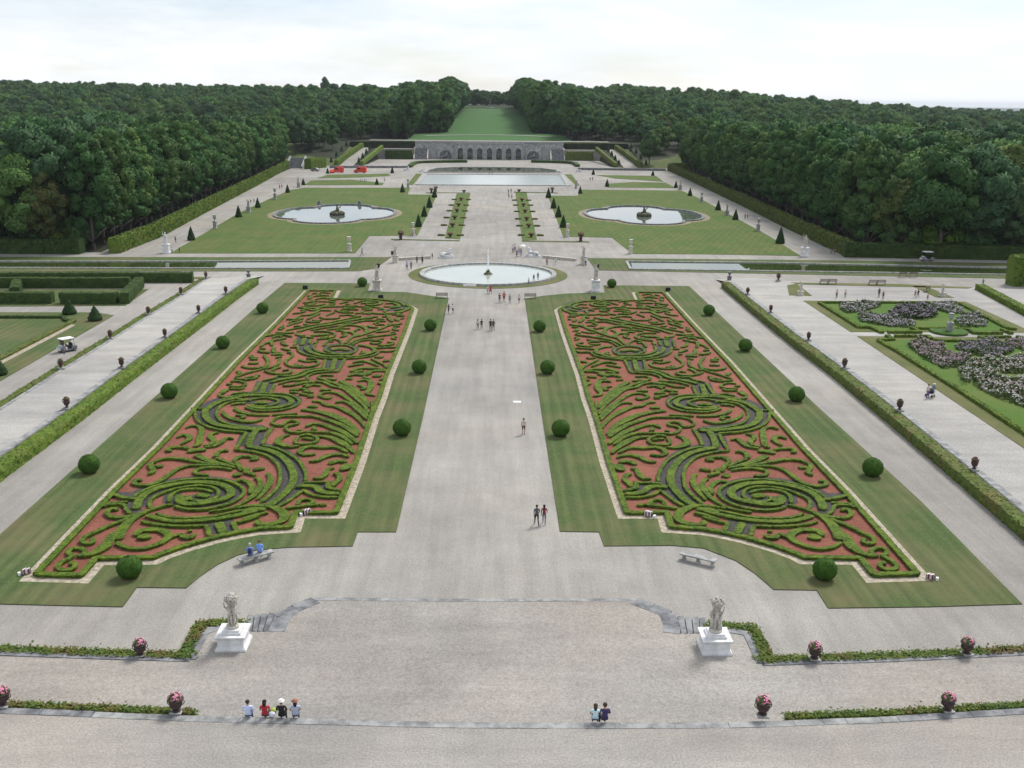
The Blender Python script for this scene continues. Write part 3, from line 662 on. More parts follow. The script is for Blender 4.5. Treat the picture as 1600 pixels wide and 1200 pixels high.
 ('H', .6, '420 430 470 500 460 550 430 590'), ('H', .6, '140 560 200 585 330 592 430 570'), ('H', .8, '240 480 340 480'), ('H', .9, '220 530 350 530'), ('H', .5, '620 470 600 540 520 580 440 600'), ('H', .6, '430 620 500 650 620 665 740 655 765 618'), ('H', .5, '650 620 730 612'),
 ('H', .5, '650 812 760 810 900 780 1060 770'), ('H', .9, '740 860 880 850'), ('H', .6, '740 892 850 895'), ('H', .7, '900 812 1010 800'), ('H', .7, '900 882 1040 890'), ('H', .5, '960 950 1040 950'), ('H', .5, '1090 705 1150 680 1290 682'), ('H', .8, '1120 860 1260 862'),
 # right fan
 ('F', (.5, .8, .5), '290 70 400 110 520 150 650 200 760 270 860 350 920 430'), ('F', (1.1, .8, .4), '570 110 680 170 790 250 880 340 935 440'), ('F', (.5, .8, .5), '0 150 150 125 350 125 480 180 620 210 760 320 880 430 920 520'),
 ('F', (.5, .7, .5), '300 300 350 265 480 255 600 295 740 390 850 480 915 560'), ('F', (.5, .9, .4), '510 380 600 370 700 400 800 480 900 590'), ('F', .8, '160 430 290 430'), ('F', (.5, 1, .4), '220 362 320 370 400 412 520 430 640 480 760 550 850 640 880 690'),
 ('F', (.8, 1.4, .6), '80 470 200 480 400 520 560 580 700 660 810 770'), ('F', .6, '140 190 230 160 330 170'), ('F', .6, '0 230 100 210 200 250'), ('F', .6, '60 272 240 300'), ('F', .8, '330 222 460 222'), ('F', .6, '310 300 420 330 460 300'),
 ('F', (.6, 1.2, .4), '790 110 880 100 950 120 950 200 910 270 1010 295'), ('F', .7, '680 40 790 30 860 40 960 10'), ('F', .6, '650 80 720 90'), ('F', .9, '980 50 1080 50'), ('F', .7, '1060 90 1120 90'), ('F', .7, '1050 130 1090 150'), ('F', .35, '970 350 970 480 940 500'),
 ('I', .6, '440 710 560 690 680 670'), ('I', (.6, .8, .4), '520 650 620 630 750 640 850 680 910 705'), ('I', .5, '800 590 900 640 1000 690 1070 750'), ('I', .5, '850 560 940 575 990 560'), ('I', (.8, .9, .4), '480 790 560 760 680 740 850 745 970 760 1060 790'),
 ('I', (.8, .9, .4), '440 860 560 830 680 830 800 790 950 780 1050 790'), ('I', 1.0, '820 870 960 850'), ('I', .6, '400 905 510 905'), ('I', 1.2, '980 630 1080 620'),
 ('I', .45, '110 480 80 455 130 410 250 387 420 387 520 420 560 460 520 500 380 522 220 510 110 480'), ('I', 1.5, '180 460 300 440 450 460'), ('I', 1.0, '400 565 600 555 750 520 850 480 830 430 740 400 600 380'), ('I', .45, '400 595 600 580 800 550 900 510 930 480 1100 480 1170 455'),
 ('I', .45, '640 393 760 400 880 430 1000 420 1180 415'), ('I', (.5, .9, .6), '400 350 500 260 620 230 800 170 960 120 1050 80 1150 60 1240 50'), ('I', (.4, .7, .5), '440 370 560 310 700 270 900 240 1080 220 1190 200'), ('I', .4, '500 380 620 320 760 300 900 300 1000 275'),
 ('I', .6, '1100 180 1180 180'), ('I', .5, '800 312 940 312 960 330'), ('I', .5, '780 345 860 362 950 355'), ('I', .6, '1050 330 1140 340 1120 370 1000 385 900 380'), ('I', .5, '50 390 100 340 130 310 250 290 330 330 350 370'), ('I', .5, '140 330 210 320'),
 ('I', (.5, 1, .7), '330 190 390 185 470 180 540 200 550 250'), ('I', .6, '110 140 300 122 470 120'), ('I', (.6, .9, .7), '290 100 420 72 560 75 680 100 730 150 700 200'),
 # far end
 ('J', .45, '470 750 800 690 1100 640 1400 580 1640 530'), ('J', 1.2, '650 770 900 700 1200 650 1450 600 1700 560 1900 530'), ('J', .45, '850 750 1150 700 1450 650 1700 600'),
 ('J', .5, '900 770 1100 770 1210 800 1230 830 1150 870 950 890'), ('J', 1.7, '850 830 1150 812'), ('J', .6, '150 840 300 820 450 822 560 850'), ('J', .8, '310 780 450 790 600 782'),
 ('J', .6, '880 180 960 165'), ('J', .6, '1000 155 1160 170'), ('J', .6, '900 220 1040 205 1140 210'), ('J', 1.1, '820 260 870 230'), ('J', .6, '930 270 1020 250 1150 256'), ('J', .8, '730 320 850 310 950 290'), ('J', .7, '970 300 1100 300 1230 310'),
 ('J', .7, '760 345 900 365 1030 350 1080 335'), ('J', .8, '660 390 760 402 950 405 1100 370 1230 360'), ('J', .8, '700 440 800 420 900 440 1000 400'), ('J', .6, '570 490 680 480 780 450'), ('J', 1.0, '690 520 820 510 920 480 1000 440 1180 440'),
 ('J', .6, '470 580 610 575 680 530'), ('J', .7, '490 680 560 650 650 630 720 600'), ('J', .6, '590 690 700 680'), ('J', .5, '780 600 850 625 1000 622'), ('J', .6, '800 580 900 530 1000 490'), ('J', .5, '990 540 1080 570 1250 567 1310 545'),
 ('J', .4, '1100 520 1230 470'), ('J', .5, '1230 430 1300 460 1400 475 1530 472'), ('J', .5, '1330 420 1600 430'), ('J', .7, '1300 520 1450 510 1600 530'), ('J', .6, '340 730 420 735'), ('J', .8, '1320 330 1380 310 1440 300'), ('J', .5, '1000 390 1300 380 1600 370'),
 ('K', .6, '330 330 480 290 700 268 900 283 1060 325 1120 370'), ('K', 1.1, '450 332 600 300 750 312 700 350 500 362'), ('K', .9, '820 330 960 330 1030 380 900 402'), ('K', .5, '330 362 450 382 650 390 780 410 700 430'), ('K', .9, '560 470 750 490 950 480 1130 440 1200 392'),
 ('K', .7, '480 440 620 430'), ('K', .7, '1000 482 1100 460'), ('K', .6, '380 620 480 600 640 600 830 610'), ('K', .6, '440 570 620 560'), ('K', .8, '780 540 860 520 880 570 930 612'), ('K', .7, '990 520 1120 525'), ('K', .5, '1060 572 1110 560'),
 ('K', .9, '985 560 1020 600'), ('K', .9, '860 650 960 660 1080 640'), ('K', .5, '940 690 1050 690'), ('K', .5, '670 672 740 660 810 665'),
]
def decode(fr, s, z):
    a, b, k = FR[fr]; q = [float(v) for v in s.split()]
    return UL([(a+q[i]/k, b+q[i+1]/k) for i in range(0, len(q), 2)], z)
def pt_in(poly, x, y):
    r = False; n = len(poly)
    for i in range(n):
        x0, y0 = poly[i][:2]; x1, y1 = poly[(i+1) % n][:2]
        if (y0 > y) != (y1 > y) and x < (x1-x0)*(y-y0)/(y1-y0)+x0: r = not r
    return r
EXTRA = []
def embroidery(side):
    left = side == 'left'; tr = (lambda p: p) if left else mir
    t = thing('box_embroidery', 'clipped box hedge embroidery on the red gravel %s of the central walk' % side, 'parterre', (0, 0, 0), 0, 'twin box hedge embroideries')
    mb = MB(); bp = tr(bordL); stroke(mb, bp+[bp[0]], .5, HZ, LZ+.01, .2, .03, SOFT, True, False)
    leafy(mb, 30, .04); mb.build('border_hedge', 'box', t)
    for k, (fr, w, s) in enumerate(BAND): mb = MB(); ribbon(mb, tr(decode(fr, s, LZ)), w*.8, LZ+.020+.0015*k, .3); mb.build('dark_gravel', 'dark', t)
    rows = []
    for fr, w, s in STK:
        p = decode(fr, s, LZ+HZ); d = U(FR[fr][0], FR[fr][1])[1]
        L = sum(math.dist(p[i][:2], p[i+1][:2]) for i in range(len(p)-1)); ww = max(w) if hasattr(w, '__len__') else w
        rows.append((L*ww/(d*d), tr(p), w))
    rows.sort(key=lambda r: -r[0])
    rest = MB()
    for i, (_, p, w) in enumerate(rows):
        mb = MB() if i < 100 else rest
        k = .68
        w = tuple(v*k for v in w) if hasattr(w, '__len__') else w*k*(.80 if w >= 1 else 1)
        stroke(mb, p, w, HZ*random.uniform(.92, 1.06), LZ+.012, .18 if p[0][1] < 110 else .26, .028)
        if i < 100: leafy(mb, 30, .04); mb.build('scroll_hedge', 'box', t)
    pool_ = [] if left else EXTRA
    if left:
        pts_ = np.array([q for _, p, w in rows for q in smoothline(p, .3)[0]]+[tuple(q) for q in smoothline(bp+[bp[0]], .3, sharp=True)[0]]); g = random.Random(3); tries = 0
        while len(pool_) < 110 and tries < 6000:
            tries += 1; x, y = g.uniform(-30, -12), g.uniform(92, 169)
            if not pt_in(bordL, x, y): continue
            a = g.uniform(0, 6.28); L = g.uniform(.9, 1.7); c = g.choice((-1, 1))*g.uniform(.25, .6); dx, dy = math.cos(a), math.sin(a)
            P_ = [(x+dx*L*u-dy*c*v, y+dy*L*u+dx*c*v) for u, v in ((-.6, .4), (-.3, -.15), (.1, -.3), (.5, .0), (.6, .5), (.35, .7))]
            if min(np.hypot(pts_[:, 0]-q[0], pts_[:, 1]-q[1]).min() for q in P_) < .62: continue
            pool_.append(P_); pts_ = np.vstack([pts_, np.array(P_)])
        EXTRA.extend(pool_)
    for P_ in pool_: stroke(rest, tr(P_), (.28, .5, .34), HZ*.95, LZ+.012, .26, .028)
    leafy(rest, 22, .055); tag(rest.build('small_scroll', 'box', t), kind='stuff')
embroidery('left'); embroidery('right')

# ------------------------------------------------------------------ hedges, clipped shapes and planted strips
def hedge(label, pts, w, h, mat, z=0, jit=.07, step=.5, sharp=True, zf=None, grp=None, name='clipped_hedge'):
    mb = MB(); stroke(mb, pts, w, h, z, step*.7, jit*.8, WALL, sharp, False, zf); far_ = pts[0][1] > 330 and pts[-1][1] > 330; leafy(mb, 5 if far_ else 16, .20 if h > 2 else .085)
    return tag(mb.build(name, mat), label, 'hedge', grp)
hedge('long light green hedge below the right-hand edge of the left raised walk', [(x+.95, y) for x, y in lr], 1.45, 1.02, 'hedge_light', 0, .09)
hedge('long olive hedge below the left-hand edge of the right raised walk', [(x-.75, y) for x, y in rl], 1.35, 1.0, 'hedge_olive', 0, .09)
hedge('thin low yellow-green hedge on the outer side of the left raised walk', [(x-.55, y) for x, y in ll], 1.0, .98, 'hedge_olive', 0, .10)
hL = UL([(186, 396), (250, 371), (320, 333), (400, 291), (452, 262)]); hR = UL([(1320, 400), (1240, 362), (1160, 322), (1075, 281), (1043, 266)])
hedge('tall bright green hedge along the outer side of the left avenue', [(x-1, y) for x, y in hL], 2.2, 3.1, 'hedge_light', 0, .16, .8)  # brighter green carries the sunlit face in its colour
hedge('tall olive-brown hedge along the outer side of the right avenue', [(x+1, y) for x, y in hR], 2.2, 3.0, 'hedge_olive', 0, .16, .8)  # duller olive-brown carries the unlit face in its colour
x, y = U(0, 397); hedge('tall dark square hedge facing the left canal at the wood edge', [(x-30, y+1.5), (U(126, 397)[0], y+1.8)], 3.0, 3.0, 'hedge_dark', 0, .13, .7)
a, b = U(1320, 402), U(1600, 410); hedge('tall dark hedge facing the right canal behind the white buggy', [(a[0], a[1]+1), (b[0]+30, b[1]+1)], 2.2, 2.9, 'hedge_dark', 0, .13, .7)
x, y = U(1583, 448); hedge('very tall clipped hedge block at the right end of the right canal', [(x, y+1.6), (x+9, y+1.6)], 3.0, 5.3, 'hedge_light', 0, .16, .7)
a, b = U(1526, 452, WZ), U(1600, 492, WZ); hedge('low neat hedge running to the tall hedge block', [(a[0]+.5, a[1]), (b[0]+.5, b[1]), (2*b[0]-a[0], 2*b[1]-a[1])], 1.6, .9, 'box', WZ)
# left maze hedges
for lab, pts in (('low dark hedge at the back of the left hedge enclosure', [(-90, 441), (0, 441), (302, 441)]), ('second dark hedge row of the left hedge enclosure', [(-90, 449.5), (0, 449.5), (204, 449.5)]),
                 ('dark front hedge of the enclosure, piece at the frame edge', [(-100, 473), (0, 473.5), (84, 473.5)]), ('dark front hedge of the enclosure beside the gap', [(96, 474), (184, 474)])):
    p = UL(pts); hedge(lab, p, 1.5, 1.75, 'hedge_dark', 0, .09, .6)
a, b = U(184, 474), U(206, 450); hedge('dark corner hedge closing the right end of the enclosure', [(a[0]+1.2, a[1]-.5), (b[0]+1, b[1]+1)], 1.5, 1.75, 'hedge_dark', 0, .09, .6)
a, b = U(24, 466), U(28, 452); hedge('short dark cross hedge inside the left enclosure', [a, b], 1.5, 1.7, 'hedge_dark', 0, .09, .6)
hedge('thin low dark hedge round the left square lawn', UL([(-80, 497.5), (100, 497.5), (103, 503), (116, 503)]), .6, .35, 'hedge_dark', .06, .05, .5)
hedge('thin low hedge slanting along the left square lawn', UL([(116, 503), (0, 563), (-80, 602)]), .7, .35, 'hedge_olive', .06, .05, .5)
lawn('lawn', UL([(-120, 488), (150, 488.5), (178, 493), (0, 596), (-80, 640), (-200, 640)]), 0, 'lawn', .05)
lawn('lawn', UL([(-120, 434), (0, 433.5), (330, 433), (322, 436), (-120, 438)]), 0, 'verge', .05)
lawn('lawn', UL([(-120, 452), (210, 452), (232, 452), (196, 478), (-120, 480)]), 0, 'lawn', .03)
mb = MB(); mb.prism(UL([(110, 506), (118, 508), (0, 570), (-60, 600), (-70, 592)], .06), None, .068); struct(mb, 'sand_strip', 'sand')
# leafy strips at the terrace edges: many small leaves on a low bed
def leafstrip(label, pts, z, w=.50, h=.60, n=55, mat='ivy'):
    mb = MB(); P = stroke(mb, pts, w*.95, h*.86, z, .25, .08, SOFT, True, False)
    L = len(P)
    for i in range(int(L*n)):
        p = P[random.randrange(L)]; a = random.random()*6.28; hh = h*random.uniform(.6, 1.06)*(1+.5*(random.random() < .015))
        c = Vector((p[0]+random.uniform(-w/2, w/2)*1.05, p[1]+random.uniform(-w/2, w/2)*1.05, z+hh)); s = random.uniform(.045, .09)
        u = Vector((math.cos(a), math.sin(a), random.uniform(-.6, .6)))*s; v = Vector((-math.sin(a), math.cos(a), random.uniform(-.6, .6)))*s
        mb.quad(c-u, c+v, c+u, c-v)
    return tag(mb.build('planted_strip', mat), label, 'planted strip')
def shift(pts, d): return [(x, y+d) for x, y in pts]
leafstrip('ragged low planting beyond the upper terrace edge at the near left', shift(w2[:4], .32), Z1)
leafstrip('ragged low planting beyond the upper terrace edge at the near right', shift([((w2[7][0]*.7+w2[8][0]*.3), w2[7][1]*.7+w2[8][1]*.3)]+w2[8:], .32), Z1)
leafstrip('low green planting along the kerb left of the left pedestal', shift(w1[:4], .45), 0, .80, .60, 70)
leafstrip('reddish-green planting in the corner behind the left pedestal', [(w1[3][0]-.5, w1[3][1]+.3), (w1[4][0]-.45, w1[4][1]+.4), (w1[5][0]-.4, w1[5][1]+.5)], 0, .80, .60, 70)
leafstrip('reddish-green planting in the corner behind the right pedestal', [(w1[15][0]+.4, w1[15][1]+.5), (w1[16][0]+.5, w1[16][1]+.4), (w1[17][0]+.5, w1[17][1]+.3)], 0, .80, .60, 70)
leafstrip('low green planting along the kerb right of the right pedestal', shift(w1[17:], .42), 0, .80, .60, 70)

def jball(mb, c, r, sz=1, jit=.02): mb.ball(c, r, 30, 20, jit, sz)
def boxball(label, px, py, r):
    mb = MB(); x, y = U(px, py, r*.95+LZ); jball(mb, (0, 0, r*.92+.0), r, .95); leafy(mb, 90, .055)
    t = tag(mb.build('box_ball', 'box_ball', None, True), label, 'topiary', 'box balls on the parterre lawns'); t.location = (x, y, LZ-.04)
    mb = MB(); n_ = 22; q_ = [r*random.uniform(.92, 1.14) for _ in range(n_)]; mb.prism([(x+q_[i]*math.cos(6.2832*i/n_), y-.1+q_[i]*math.sin(6.2832*i/n_)) for i in range(n_)], None, LZ+.006); struct(mb, 'bare_patch', 'verge')
for nm, pts in (("left parterre's outer lawn edge", [(410, 480.5), (348, 534), (264, 610), (139, 724)]), ("left parterre's inner lawn edge", [(672.5, 507), (655, 572), (628, 667)]),
                ("right parterre's inner lawn edge", [(843, 509), (855.5, 573), (876, 668)]), ("right parterre's outer lawn edge", [(1108, 484), (1165, 538.5), (1245, 615), (1364, 729)])):
    for i, (px, py) in enumerate(pts): boxball('dark green box ball, %s from the fountain on the %s' % (ORD[i], nm), px, py, .87)
boxball('dark green box ball in front of the left parterre near the stone bench', 202, 885, .82)
boxball('dark green box ball in front of the right parterre near the empty bench', 1289, 888, .80)
boxball('dark green box ball beside the statue at the far end of the left parterre', 566, 440, .84)
boxball('dark green box ball beside the statue at the far end of the right parterre', 956, 442, .80)
def cone(label, px, py, hpx, fat=.27, z=0, grp='clipped cones of the far garden'):
    k = ppm(px, py, z); h = hpx/k*1.03; r = h*fat; mb = MB(); x, y = U(px, py-.3*r*k*.25, z)
    prof = [(r*.9, .1), (r, .25), (r*.98, .5)]+[(r*.98*(1-t)**.92, .5+(h-.5)*t) for t in (.1, .2, .3, .4, .5, .6, .7, .8, .9, .97, 1.0)]
    mb.lathe(prof, (0, 0, 0), 20)
    for i in range(len(mb.v)): v = mb.v[i]; q = 1+random.uniform(-.05, .05); mb.v[i] = (v[0]*q, v[1]*q, v[2])
    leafy(mb, 25, .10)
    o = tag(mb.build('clipped_cone', 'yew', None, True), label, 'topiary', grp); o.location = (x, y, z)
for nm, pts in (('row along the left avenue', [(299, 376, 22), (373, 340, 19), (403, 325, 16), (449.5, 301.5, 13), (474, 289.5, 11), (512, 271.5, 9)]), ('row along the right avenue', [(1219, 381, 26), (1149, 344, 17), (1122, 329, 16), (1078, 306.5, 13), (1056, 294, 11), (1020, 275, 9.5)]),
                ('row inside the left pool lawn', [(654, 355, 20), (663, 339, 18), (671, 325, 18), (679, 309, 15), (629, 301, 14)]), ('row inside the right pool lawn', [(880, 356, 20), (872.5, 340, 19), (865, 326, 17), (857, 309.5, 16), (906.5, 303, 12)]),
                ('pair on the far left lawns', [(589, 289, 10.5), (613, 271, 10.5)]), ('pair on the far right lawns', [(948.5, 292, 12), (927, 273.5, 9.5)])):
    for i, (px, py, h) in enumerate(pts): cone('dark yew cone, %s from the viewer in the %s' % (ORD[i], nm), px, py, h)
for lab, px, py, h in (('fat dark cone beside the front gap of the left hedge enclosure', 109, 492, 24), ('fat dark cone at the corner of the left square lawn', 149, 502, 24), ('fat dark cone cut by the left edge of the view', 0, 587, 26)): cone(lab, px, py, h, .43, 0, 'cones of the left square lawn')

# ------------------------------------------------------------------ urns, statues, benches, lamps
def petals(mb, c, r, n, s, up=.5, flat=.6):
    for i in range(n):
        d = Vector((random.gauss(0, 1), random.gauss(0, 1), abs(random.gauss(0, 1))*.9+up*.2)).normalized()
        p = Vector(c)+Vector((d.x*r, d.y*r, d.z*r*flat))*random.uniform(.8, 1.12); a = d.orthogonal().normalized(); b = d.cross(a); q = s*random.uniform(.7, 1.3); w = random.random()*6.28
        u = (a*math.cos(w)+b*math.sin(w)+d*random.uniform(-.4, .4))*q; v = (b*math.cos(w)-a*math.sin(w)+d*random.uniform(-.4, .4))*q
        mb.quad(p-u, p-v, p+u, p+v)
def urn_proto(name, mat, plinth, ped, pet, h=.62, r=.34, group=None, fl=1.05):
    t = thing(name, 'x', 'flower urn', (0, 0, 0), 0, group); z = ped
    m_ = MB(); m_.square([(.30, 0), (.30, ped*.86), (.34, ped*.88), (.34, ped)]); m_.build('plinth', plinth, t)
    m_ = MB(); m_.lathe([(r*.62, z), (r*.62, z+.05), (r*.34, z+.09), (r*.30, z+.15), (r*.55, z+.20), (r*.80, z+.30), (r*.95, z+h*.68), (r*.80, z+h*.82), (r*.86, z+h*.88), (r*1.12, z+h*.96), (r*1.12, z+h), (r*.85, z+h), (r*.8, z+h-.05)], seg=18)
    urn = m_.build('urn', mat, t, False)
    m_ = MB()
    for s in (-1, 1): m_.tube([(s*r*.9, 0, z+h*.5), (s*r*1.12, 0, z+h*.62), (s*r*1.16, 0, z+h*.8), (s*r*1.05, 0, z+h*.9)], .025, 6)
    m_.build('handles', mat, urn)
    m_ = MB(); m_.ball((0, 0, z+h+.04), r*.78, 10, 6, .12, .6); petals(m_, (0, 0, z+h+.02), r*fl, 110, .06, .3, .8); m_.build('leaves', 'flower_leaf', t)
    m_ = MB(); petals(m_, (0, 0, z+h+.05), r*fl*1.06, 60, .05, .8, .85); tag(m_.build('blossoms', pet, t), kind='stuff')
    return Proto(t)
near = urn_proto('flower_urn', 'iron', 'stone', .12, 'pink', .74, .40, 'pink-flowered urns on the front terrace edges', .95)
for px, py, z, lab in ((4, 1108, Z2, 'urn of pink geraniums cut by the left edge of the view, upper terrace edge'), (275, 1118, Z2, 'urn of pink geraniums at the step end left of the sitting visitors'), (1192, 1123, Z2, 'urn of pink geraniums at the step end right of the sitting couple'),
                       (1481, 1116, Z2, 'urn of pink geraniums farther right on the upper terrace edge'), (219, 1029, Z1, 'urn of pale pink flowers on the kerb left of the left white pedestal'),
                       (1273, 1035, Z1, 'urn of sparse pink flowers on the kerb right of the right white pedestal'), (1511, 1027, Z1, 'urn of magenta flowers at the far right of the lower kerb')):
    x, y = U(px, py-3, z); near.put((x, y+.1, z), random.uniform(-.3, .3), lab, None, random.uniform(.86, .96))
walk = urn_proto('walk_urn', 'terra', 'stone', .22, 'redpet', .80, .29, 'reddish urns lining the raised side walks', .66)
for nm, pts in (("left raised walk's hedge edge", [(105, 640), (190.5, 576), (258, 528), (310.5, 490), (353, 460)]), ("left raised walk's outer edge", [(95.5, 577), (172.5, 530), (232, 492), (283, 461), (322, 436)]),
                ("right raised walk's hedge edge", [(1521.5, 736), (1405, 643), (1319, 577), (1263, 533), (1204, 489), (1168, 461)])):
    for i, (px, py) in enumerate(pts):
        x, y = U(px, py, WZ); walk.put((x, y, WZ), random.random()*3, 'dark reddish urn, %s from the viewer on the %s' % (ORD[i], nm), None, random.uniform(.98, 1.12))
x, y = U(1216, 439.5, WZ); walk.put((x, y, WZ), 0, 'dark urn on the low wall end by the right canal', None, 1.2)
# ---- people: one continuous body grown on a skeleton
BONES = {}
def skeleton(pose):
    J = dict(pel=(0, 0, .93, .135), sp=(0, -.005, 1.10, .118), ch=(0, 0, 1.28, .142), nk=(0, .0, 1.45, .055), h0=(0, .02, 1.52, .068), h1=(0, .025, 1.60, .088), h2=(0, .015, 1.675, .062))
    for s, k in ((-1, 'L'), (1, 'R')):
        J.update({'sh'+k: (s*.175, 0, 1.385, .062), 'el'+k: (s*.225, -.03, 1.13, .044), 'wr'+k: (s*.235, .06, .90, .030), 'hp'+k: (s*.092, 0, .88, .092), 'kn'+k: (s*.10, .02, .48, .058), 'an'+k: (s*.10, -.02, .085, .042), 'to'+k: (s*.115, .15, .04, .036)})
    if pose == 'walk':
        J['knL'] = (-.10, .20, .50, .058); J['anL'] = (-.10, .30, .10, .042); J['toL'] = (-.11, .46, .07, .036)
        J['knR'] = (.10, -.02, .48, .058); J['anR'] = (.10, -.30, .14, .042); J['toR'] = (.115, -.16, .045, .036)
        J['elL'] = (-.235, -.12, 1.15, .044); J['wrL'] = (-.24, -.14, .92, .030); J['elR'] = (.235, .06, 1.14, .044); J['wrR'] = (.22, .22, .98, .030)
    if pose == 'sit':
        for k in list(J):
            x, y, z, r = J[k]; J[k] = (x, y*1.0-(.03 if k in ('ch', 'nk', 'h0', 'h1', 'h2') else 0)+(z-.93)*.10, z-.80, r)
        for s, k in ((-1, 'L'), (1, 'R')):
            J['hp'+k] = (s*.095, .06, .10, .095); J['kn'+k] = (s*.12, .46, .13, .060); J['an'+k] = (s*.12, .46, -.30, .042); J['to'+k] = (s*.13, .62, -.36, .036)
            J['el'+k] = (s*.25, .08, .36, .044); J['wr'+k] = (s*.13, .30, .24, .030)
    if pose == 'pose':          # statue: one arm raised, weight on one leg
        J['elR'] = (.33, .04, 1.45, .05); J['wrR'] = (.30, .10, 1.72, .034); J['elL'] = (-.27, -.06, 1.15, .05); J['wrL'] = (-.14, .12, 1.02, .034); J['knL'] = (-.13, .10, .49, .062); J['anL'] = (-.13, -.05, .09, .045); J['toL'] = (-.15, .10, .045, .036)
    E_ = [('pel', 'sp', 1), ('sp', 'ch', 1), ('ch', 'nk', 1), ('nk', 'h0', 0), ('h0', 'h1', 0), ('h1', 'h2', 0)]
    for k in 'LR': E_ += [('ch', 'sh'+k, 1), ('sh'+k, 'el'+k, 1), ('el'+k, 'wr'+k, 0), ('pel', 'hp'+k, 2), ('hp'+k, 'kn'+k, 2), ('kn'+k, 'an'+k, 2), ('an'+k, 'to'+k, 3)]
    return J, E_
def person_mesh(pose, shorts=False, sleeves=False):
    key = (pose, shorts, sleeves)
    if key in BONES: return BONES[key]
    J, E_ = skeleton(pose); nm = list(J); me = bpy.data.meshes.new('body'); me.from_pydata([J[k][:3] for k in nm], [(nm.index(a), nm.index(b)) for a, b, _ in E_], [])
    o = bpy.data.objects.new('body', me); C.objects.link(o); sk = o.modifiers.new('s', 'SKIN'); sk.use_smooth_shade = True
    for i, k in enumerate(nm): me.skin_vertices[0].data[i].radius = (J[k][3], J[k][3]*(.78 if k in ('pel', 'sp', 'ch') else 1)); me.skin_vertices[0].data[i].use_root = (k == 'pel')
    sb = o.modifiers.new('u', 'SUBSURF'); sb.levels = sb.render_levels = 1
    dg = bpy.context.evaluated_depsgraph_get(); out = bpy.data.meshes.new_from_object(o.evaluated_get(dg)); bpy.data.objects.remove(o)
    segs = [(Vector(J[a][:3]), Vector(J[b][:3]), reg, a[:2]) for a, b, reg in E_]
    V = [v.co.copy() for v in out.vertices]; Fs = [tuple(p.vertices) for p in out.polygons]; mi = []
    for f in Fs:
        c = sum((V[i] for i in f), Vector())/len(f); best = None
        for a, b, reg, an in segs:
            d = b-a; t = max(0, min(1, (c-a).dot(d)/d.length_squared)); q = (c-(a+d*t)).length
            if best is None or q < best[0]: best = (q, reg, an, t)
        reg = best[1]
        if shorts and best[2] == 'kn' : reg = 0
        if shorts and best[2] == 'hp' and best[3] > .8: reg = 0
        if sleeves and best[2] == 'el' and best[3] < .8: reg = 1
        if not sleeves and best[2] == 'sh' and best[3] > .6: reg = 0
        mi.append(reg)
    # hands: palm, four unequal bent fingers and a thumb from the side of the palm
    mb = MB()
    for s, k in ((-1, 'L'), (1, 'R')):
        w = Vector(J['wr'+k][:3]); e = Vector(J['el'+k][:3]); d = (w-e).normalized(); sd = Vector((0, 1, 0)) if abs(d.y) < .8 else Vector((1, 0, 0)); sd = (sd-d*sd.dot(d)).normalized(); nrm = d.cross(sd)*-s
        mb.tube([w-d*.02, w+d*.045, w+d*.09], [.028, .036, .034], 8)
        for i, L in enumerate((.068, .078, .072, .056)):
            b = w+d*.085+sd*(.026-.0175*i); mb.tube([b, b+d*L*.5+nrm*.006, b+d*L*.85+nrm*.03], [.0095, .009, .007], 6)
        b = w+d*.03+sd*.030; mb.tube([b, b+sd*.028+d*.03, b+sd*.03+d*.062+nrm*.01], [.012, .010, .008], 6)
    n0 = len(V); V += [Vector(v) for v in mb.v]; Fs += [tuple(i+n0 for i in f) for f in mb.f]; mi += [0]*len(mb.f)
    # face: nose, ears
    mb = MB(); h = Vector(J['h1'][:3]); mb.tube([h+Vector((0, .075, .025)), h+Vector((0, .105, -.012)), h+Vector((0, .08, -.02))], [.008, .016, .010], 6)
    for s in (-1, 1): mb.tube([h+Vector((s*.082, -.01, .02)), h+Vector((s*.092, -.012, -.005)), h+Vector((s*.084, -.005, -.025))], [.010, .014, .008], 6)
    n0 = len(V); V += [Vector(v) for v in mb.v]; Fs += [tuple(i+n0 for i in f) for f in mb.f]; mi += [0]*len(mb.f)
    me = bpy.data.meshes.new('body'); me.from_pydata(V, [], Fs)
    for _ in range(4): me.materials.append(None)
    me.polygons.foreach_set('material_index', mi); me.polygons.foreach_set('use_smooth', [True]*len(mi)); me.update(); bpy.data.meshes.remove(out)
    BONES[key] = (me, J); return BONES[key]
SKIN = (.42, .26, .19); SKIN2 = (.16, .085, .055)
